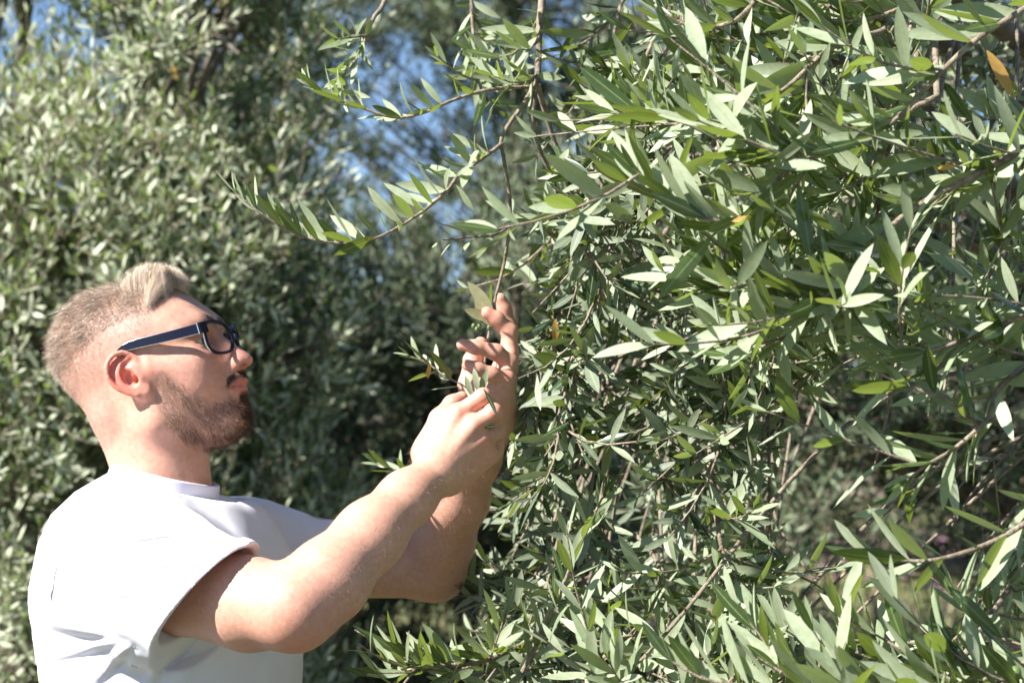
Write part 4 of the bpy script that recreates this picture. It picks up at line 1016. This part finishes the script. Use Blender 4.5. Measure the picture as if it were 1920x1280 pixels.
def bough(path, r0, r1, leafargs, side=0, side_len=.16, side_pairs=6, size=.062, name='branch', up=.3, lm=None, side_from=.25, extra=None, gap=False, held=False, lightw=.5, side_dir=None):
    """one branch: its stem and side shoots as one mesh, its leaves as a sub-part"""
    path = np.asarray(path); g = Geo(); V, Q = tube(path, np.linspace(r0, r1, len(path)), 7); g.add(V, Q)
    LA = [curve_leaves(path, **leafargs)] if leafargs else []
    if side:
        s = R2.uniform(side_from, 1, side); f = s*(len(path)-1); i = np.minimum(f.astype(int), len(path)-2)
        pos = path[i]+(path[i+1]-path[i])*(f-i)[:, None]; T_ = nrm(path[i+1]-path[i])
        d = nrm(T_*.75+nrm(R2.normal(size=(side, 3)))*.75+(np.zeros(3) if side_dir is None else np.asarray(side_dir)))
        if not held:
            ok = np.ones(side, bool)
            for f_ in (.0, .35, .7, 1.0, 1.3):
                q_ = pos+d*side_len*f_; x, y = proj(q_)
                for poly, yy_ in CLEAR: ok &= ~((poly_sd(x, y, poly) < 7) & (q_[:, 1] < yy_))
                if gap: ok &= ~in_poly(x, y, GAP)
            pos, d = pos[ok], d[ok]; side = len(pos)
    if side and len(pos):
        la, st = batch_shoots(pos, d, R2.uniform(.6, 1.25, side)*side_len, side_pairs, size, up=up, lightw=lightw); LA.append(la); stems_geo(g, st, .0019, .0009, 5)
    o = g.build(name, twigm, near_tree)
    if gap: LA = thin(LA)
    if not held: LA = clear_hands(LA)
    if LA and sum(len(q[0]) for q in LA):
        B, D_, N_, L_ = [np.concatenate([q[k] for q in LA]) for k in range(4)]
        g = Geo(); add_leaves(g, B, D_, N_, L_, L_*R2.uniform(.17, .245, len(L_)), segs=7); g.build('foliage', lm or leafm, o)
    return o
def px_path(pts, n=24): return catmull([P(*p) for p in pts], n)
GAP = [(1455, 880), (1530, 770), (1640, 705), (1800, 690), (1900, 760), (1925, 900), (1860, 1000), (1800, 1160), (1620, 1190), (1490, 1130)]
def limb_to(p):
    """nearest point of the limbs to p"""
    return LP_[np.argmin(np.linalg.norm((LP_-p)*np.array([1, 1, 1.]), axis=1))]
# the twig pulled down into the hands
bough(np.vstack([catmull([limb_to(P(1030, -300, 2.6)), P(1024, -120, 2.55), P(1018, -20, 2.50), P(1011, 60, 2.48), P(1008, 150, 2.46)], 14)]), .0062, .0040, None, side=5, side_from=.3, side_len=.14)
bough(px_path([(1008, 148, 2.46), (985, 190, 2.45), (942, 255, 2.44), (945, 300, 2.44), (957, 385, 2.45), (948, 480, 2.46), (929, 560, 2.470), (916, 630, 2.472), (905, 700, 2.45), (893, 748, 2.40), (895, 780, 2.37)], 40), .0030, .0012,
      dict(n_pair=9, s0=.60, s1=.93, size=.046, up=.5), side=2, side_len=.06, side_pairs=4, size=.045, side_from=.45)
V_, Q_, r_, a_ = leaves(np.array([P(906, 728, 2.275), P(908, 802, 2.285), P(926, 588, 2.465), P(921, 612, 2.465), P(922, 600, 2.46), P(896, 735, 2.385), P(884, 742, 2.385), P(897, 742, 2.39)]), np.array([[.52, -.1, -.85], [.95, -.3, .15], [-.62, -.1, .75], [-.5, -.15, .85], [-.9, -.3, .35], [-.15, -.2, 1], [-.3, -.1, 1], [.35, -.3, .9]]), np.array([[.5, .8, .3]]*2+[[.2, -1, .1]]*6), np.array([.036, .016, .052, .040, .038, .030, .026, .034]), np.array([.0055, .0045, .0150, .0150, .0130, .008, .008, .009]), 7)
nq = 7*2*2; nv_ = 8*3*2; ne = nv_+8*3*3; nqe = nq+7*2*3
palem = leaf_mat('pale_leaf', (.26, .27, .12), (.34, .33, .17), (.36, .35, .20), (.44, .42, .27), (.50, .50, .14), .30, .4)
g = Geo(); g.add(V_[nv_:ne], Q_[nq:nqe]-nv_, rnd=r_[nv_:ne], across=a_[nv_:ne]); g.build('pale_leaves', palem, near_tree)
g = Geo(); g.add(V_[ne:], Q_[nqe:]-ne, rnd=r_[ne:], across=a_[ne:]); g.build('held_leaves', leafm, near_tree)
g = Geo(); g.add(V_[:nv_], Q_[:nq], rnd=r_[:nv_]*0, across=a_[:nv_]); g.build('dark_leaves', leafsh, near_tree)
bough(px_path([(1003, 170, 2.46), (1000, 235, 2.47), (1016, 290, 2.48), (1040, 345, 2.50), (1046, 420, 2.50), (1078, 520, 2.52), (1090, 600, 2.54)], 26), .0034, .0014, dict(n_pair=13, s0=.45, s1=1, size=.050, up=-.05), side=4, size=.052)
bough(px_path([(1008, 160, 2.47), (1024, 215, 2.50), (1040, 265, 2.52), (1063, 320, 2.54), (1065, 400, 2.56), (1090, 500, 2.6)], 24), .0040, .0015, dict(n_pair=10, s0=.4, s1=1, size=.05, up=0), side=5, size=.052)
# the long arching sprays that reach left over the sky
bough(px_path([(943, 268, 2.44), (900, 300, 2.42), (865, 322, 2.40), (835, 360, 2.38), (780, 405, 2.36), (700, 448, 2.34), (620, 455, 2.33), (545, 434, 2.32), (485, 397, 2.31), (440, 360, 2.31)], 44), .0026, .0009,
      dict(n_pair=30, s0=.06, s1=1, size=.055, up=.85, spread=42), size=.05)
bough(px_path([(1002, 163, 2.47), (920, 168, 2.44), (855, 186, 2.42), (790, 213, 2.40), (735, 220, 2.39), (660, 196, 2.38), (605, 176, 2.38), (565, 150, 2.38)], 36), .0026, .0009, dict(n_pair=16, s0=.22, s1=1, size=.046, up=.55, spread=42))
bough(np.vstack([catmull([limb_to(P(760, -320, 2.7)), P(748, -180, 2.6), P(724, -10, 2.50), P(700, 35, 2.48), P(683, 80, 2.47), P(664, 118, 2.46), P(636, 152, 2.45)], 26)]), .0042, .0012, dict(n_pair=10, s0=.66, s1=1, size=.044, up=.35), side=2, side_from=.6, side_len=.07, size=.042)
bough(px_path([(880, -60, 2.7), (885, 30, 2.68), (890, 100, 2.66), (897, 170, 2.65)], 16), .003, .0012, dict(n_pair=8, s0=.2, s1=1, size=.045, up=0.), side=6, side_len=.09, size=.045)
bough(px_path([(960, 420, 2.44), (930, 440, 2.42), (880, 445, 2.40), (830, 450, 2.38)], 12), .0018, .0009, dict(n_pair=5, s0=.1, s1=1, size=.045, up=.0))
# sprays round the hands
bough(px_path([(897, 742, 2.42), (868, 722, 2.43), (835, 705, 2.44), (800, 680, 2.45), (770, 668, 2.45)], 14), .0016, .0008, dict(n_pair=7, s0=.12, s1=1, size=.044, up=.15, spread=42))
bough(px_path([(930, 960, 2.72), (860, 940, 2.70), (790, 905, 2.70), (740, 880, 2.70), (705, 868, 2.70)], 16), .0022, .0009, dict(n_pair=8, s0=.3, s1=1, size=.047, up=.35))
bough(px_path([(1180, 660, 2.62), (1100, 700, 2.60), (1045, 728, 2.56), (990, 752, 2.54), (945, 768, 2.53)], 20), .0028, .0012, dict(n_pair=8, s0=.15, s1=1, size=.05, up=.1), side=3, size=.045)
bough(px_path([(1240, 760, 2.62), (1180, 800, 2.58), (1110, 833, 2.54), (1050, 880, 2.50), (1000, 915, 2.50), (965, 940, 2.50)], 26), .0040, .0012, dict(n_pair=12, s0=.15, s1=1, size=.050, up=.25), side=7, side_len=.11, size=.048)
# lower sprays
bough(px_path([(940, 1340, 2.38), (965, 1285, 2.36), (1003, 1215, 2.34), (1042, 1128, 2.32), (1076, 1048, 2.31), (1114, 965, 2.31), (1135, 920, 2.31)], 30), .0036, .0012, dict(n_pair=13, s0=.1, s1=1, size=.060, up=.1, spread=38, lightw=.3))
bough(px_path([(1120, 1170, 2.55), (1040, 1180, 2.50), (965, 1215, 2.42), (900, 1240, 2.39), (840, 1246, 2.37), (780, 1240, 2.36), (715, 1208, 2.36), (665, 1180, 2.36)], 32), .0040, .0010, dict(n_pair=22, s0=.25, s1=1, size=.058, up=.75, spread=42), side=14, side_len=.12, size=.052, up=.6, side_from=.3)
bough(px_path([(1190, 1000, 2.4), (1235, 1060, 2.36), (1225, 1130, 2.34), (1180, 1200, 2.33), (1130, 1240, 2.33)], 22), .0030, .0010, dict(n_pair=10, s0=.2, s1=1, size=.050, up=.2), side=3)
bough(px_path([(1345, 700, 2.5), (1330, 860, 2.38), (1345, 980, 2.34), (1358, 1060, 2.33), (1366, 1175, 2.33)], 26), .0045, .0016, dict(n_pair=9, s0=.25, s1=1, size=.05, up=.1), side=8, side_len=.12, size=.055)
# big near sprays of the right half
def big(pts, n_pair, size=.070, up=.35, side=0, r0=.004, **k):
    main = px_path(pts, 30); b0 = limb_to(main[0]+np.array([.1, .2, 0])); dd0 = np.linalg.norm(b0-main[0])
    conn = catmull([b0, b0*.5+main[0]*.5+UP*.04, main[0]-(main[1]-main[0])*.5], 14); path = np.vstack([conn, main]); s0_ = 14/len(path)+.04
    if side: k.setdefault('side_from', s0_)
    return bough(path, r0*1.1, .0012, dict(n_pair=n_pair, s0=s0_, s1=1, size=size, up=up, spread=40, lightw=.35, erect=k.pop('erect', None)), side=side, side_len=.13, side_pairs=5, size=size, up=up, **k)
L_UP = (-.35, 0, .35)
big([(2010, -40, 2.0), (1900, 30, 1.97), (1830, 75, 1.95), (1760, 140, 1.93), (1690, 215, 1.92), (1630, 255, 1.91), (1560, 285, 1.90), (1480, 300, 1.90)], 15, 0.077, .3, 4, .0045, erect=L_UP)
big([(1740, 190, 1.98), (1600, 260, 1.95), (1500, 300, 1.93), (1420, 380, 1.92), (1370, 415, 1.91), (1300, 400, 1.9), (1240, 360, 1.9), (1190, 320, 1.9)], 15, 0.078, .3, 3, erect=L_UP)
big([(2020, 230, 2.0), (1900, 290, 1.98), (1815, 335, 1.97), (1700, 400, 1.96), (1620, 480, 1.95), (1545, 560, 1.95), (1450, 612, 1.95), (1360, 640, 1.95)], 17, 0.075, .25, 6, .0055)
big([(1650, 60, 2.05), (1560, 90, 2.02), (1480, 160, 2.0), (1400, 220, 1.98), (1330, 270, 1.98)], 11, 0.075, .35, 5, erect=L_UP)
big([(1800, -60, 2.1), (1700, 10, 2.06), (1600, 40, 2.05), (1500, 30, 2.05), (1420, -10, 2.05)], 11, 0.075, .35, 5, erect=L_UP)
big([(1450, -40, 2.08), (1390, 30, 2.05), (1335, 52, 2.04), (1285, 46, 2.04), (1225, 12, 2.04)], 8, 0.061, .4)
big([(1700, 330, 2.1), (1600, 420, 2.06), (1500, 520, 2.03), (1400, 560, 2.02), (1330, 540, 2.02)], 10, 0.072, .3, 5, erect=L_UP)
big([(2010, 560, 1.98), (1900, 600, 1.96), (1800, 640, 1.95), (1720, 660, 1.95), (1650, 650, 1.95)], 10, 0.070, .1, 4)
big([(1990, 640, 2.0), (1880, 720, 1.97), (1850, 785, 1.96), (1790, 840, 1.95), (1740, 870, 1.95), (1700, 900, 1.95)], 10, 0.070, -.05, 3)
big([(2000, 700, 2.0), (1850, 790, 1.97), (1770, 745, 1.95), (1700, 725, 1.95), (1650, 700, 1.95)], 7, 0.068, .1)
big([(2030, 900, 1.95), (1915, 985, 1.93), (1850, 1020, 1.92), (1760, 1048, 1.91), (1690, 1050, 1.91), (1620, 1042, 1.91)], 9, 0.077, .3)
big([(2040, 1300, 1.95), (1900, 1290, 1.93), (1750, 1290, 1.92), (1600, 1300, 1.91), (1450, 1290, 1.9), (1330, 1275, 1.9), (1260, 1240, 1.9)], 15, 0.075, .75, 5, erect=(-.1, 0, .4))
big([(1700, 1380, 2.0), (1600, 1330, 1.98), (1500, 1280, 1.97), (1420, 1230, 1.97)], 8, 0.072, .7, 4)
big([(2040, 1180, 2.0), (1950, 1230, 1.98), (1850, 1270, 1.97), (1800, 1330, 1.97)], 8, 0.072, .6, 4)
# filling boughs: each leaves a limb and ends somewhere in the hanging mass
ZONES = [  # polygon in the photograph, depth range, how many, leaf size, side shoots, lean of the shoots
 ([(1180, 0), (1920, 0), (1920, 420), (1500, 620), (1230, 420)], (2.05, 2.6), 16, .062, 9, (-.3, -.1, .2)),
 ([(1020, 250), (1250, 250), (1500, 620), (1400, 760), (1000, 620)], (2.35, 2.9), 15, .052, 10, (-.1, -.1, -.3)),
 ([(1000, 600), (1500, 600), (1480, 900), (1420, 1280), (960, 1280), (960, 900)], (2.42, 3.3), 30, .048, 10, (0, -.1, -.25)),
 ([(1500, 420), (1920, 380), (1920, 740), (1600, 700), (1450, 680)], (2.05, 2.7), 10, .058, 9, (-.2, -.1, .0)),
 ([(1800, 860), (1920, 820), (1920, 1280), (1780, 1280), (1840, 1100)], (2.2, 2.8), 8, .050, 8, (0, -.1, .1)),
 ([(1000, 1120), (1900, 1170), (1920, 1290), (900, 1290)], (2.2, 2.8), 7, .058, 8, (0, 0, .4)),
 ([(1180, -60), (1980, -60), (1980, 700), (1450, 700)], (2.8, 3.5), 5, .056, 12, (0, 0, 0)),
]
for poly, (ya, yb), cnt, size, nside, lean in ZONES:
    done = 0; xs_ = [p_[0] for p_ in poly]; ys_ = [p_[1] for p_ in poly]
    while done < cnt:
        x, y = R2.uniform(min(xs_), max(xs_)), R2.uniform(min(ys_), max(ys_))
        if not in_poly(np.array([x]), np.array([y]), poly)[0]: continue
        e = P(x, y, R2.uniform(ya, yb)); s0 = limb_to(e+np.array([.1, .35, .25])); dist = np.linalg.norm(e-s0)
        mid_ = s0*.45+e*.55+UP*dist*.10+R2.normal(0, .03, 3)
        tip = e+nrm(e-mid_+np.array(lean)*.3)*.10-UP*.03
        path = catmull([s0, mid_, e, tip], 22); Ltot = dist+.1; s_from = max(0., 1-.42/Ltot)
        hx_, hy_ = proj(path)
        if any((in_poly(hx_, hy_, pl) & (path[:, 1] < yy_)).any() for pl, yy_ in CLEAR): continue
        bough(path, .0016+.0026*min(1, Ltot), .0010, dict(n_pair=8, s0=max(s_from, .3), s1=1, size=size, up=.15), side=nside, side_len=.15, side_pairs=6, size=size, side_from=s_from, side_dir=lean, up=.50 if ya < 2.3 else .15, gap=True, lm=leafsh if ya > 2.3 else leafm)
        done += 1
# unseen boughs added above the frame to throw dappled shade on those below
for k in range(20):
    e = np.array([R2.uniform(-.25, .45), R2.uniform(2.05, 2.75), R2.uniform(2.40, 2.75)]); s0 = limb_to(e)
    if np.linalg.norm(s0-e) > .7: s0 = e+np.array([.45, .2, .1])
    mid_ = s0*.5+e*.5+UP*.05; path = catmull([s0, mid_, e, e+nrm(e-mid_)*.15-UP*.03], 16)
    bough(path, .005, .0014, dict(n_pair=8, s0=.3, s1=1, size=.060, up=.1), side=11, side_len=.17, side_pairs=7, size=.060, side_from=.2, up=.1)
# a few yellowed leaves and little green olives
for px_, py_, Y_, dx, dz, L_ in [(1040, 598, 2.42, .05, -1, .034), (1850, 95, 2.0, .5, -.9, .055), (1793, 312, 1.95, -.9, -.1, .020), (806, 680, 2.44, -.15, -1, .020), (322, 120, 5.3, .3, -.9, .05), (455, 628, 5.2, .6, -.7, .05), (1372, 415, 1.9, .9, .2, .02)]:
    g = Geo(); add_leaves(g, P(px_, py_, Y_)[None], np.array([[dx, -.1, dz]]), np.array([[.3, -1, .2]]), np.array([L_]), np.array([L_*.28]), segs=7)
    g.build('yellow_leaf', yelm, near_tree)
olm, n, l, b = new_mat('green_olive'); setp(b, Base_Color=(.10, .15, .045, 1), Roughness=.45)
for px_, py_, Y_ in [(899, 611, 2.46), (888, 611, 2.465), (917, 614, 2.47), (894, 617, 2.46), (1040, 985, 2.4), (1904, 1262, 1.93)]:
    X_, Q = uvs(None, 1, 10, 8); c = P(px_, py_, Y_); k_ = .0028 if px_ < 1500 else .006
    g = Geo(); g.add(c+X_[:, [1, 2, 0]]*np.array([k_, k_, k_*1.3]), Q); g.build('olive', olm, near_tree)
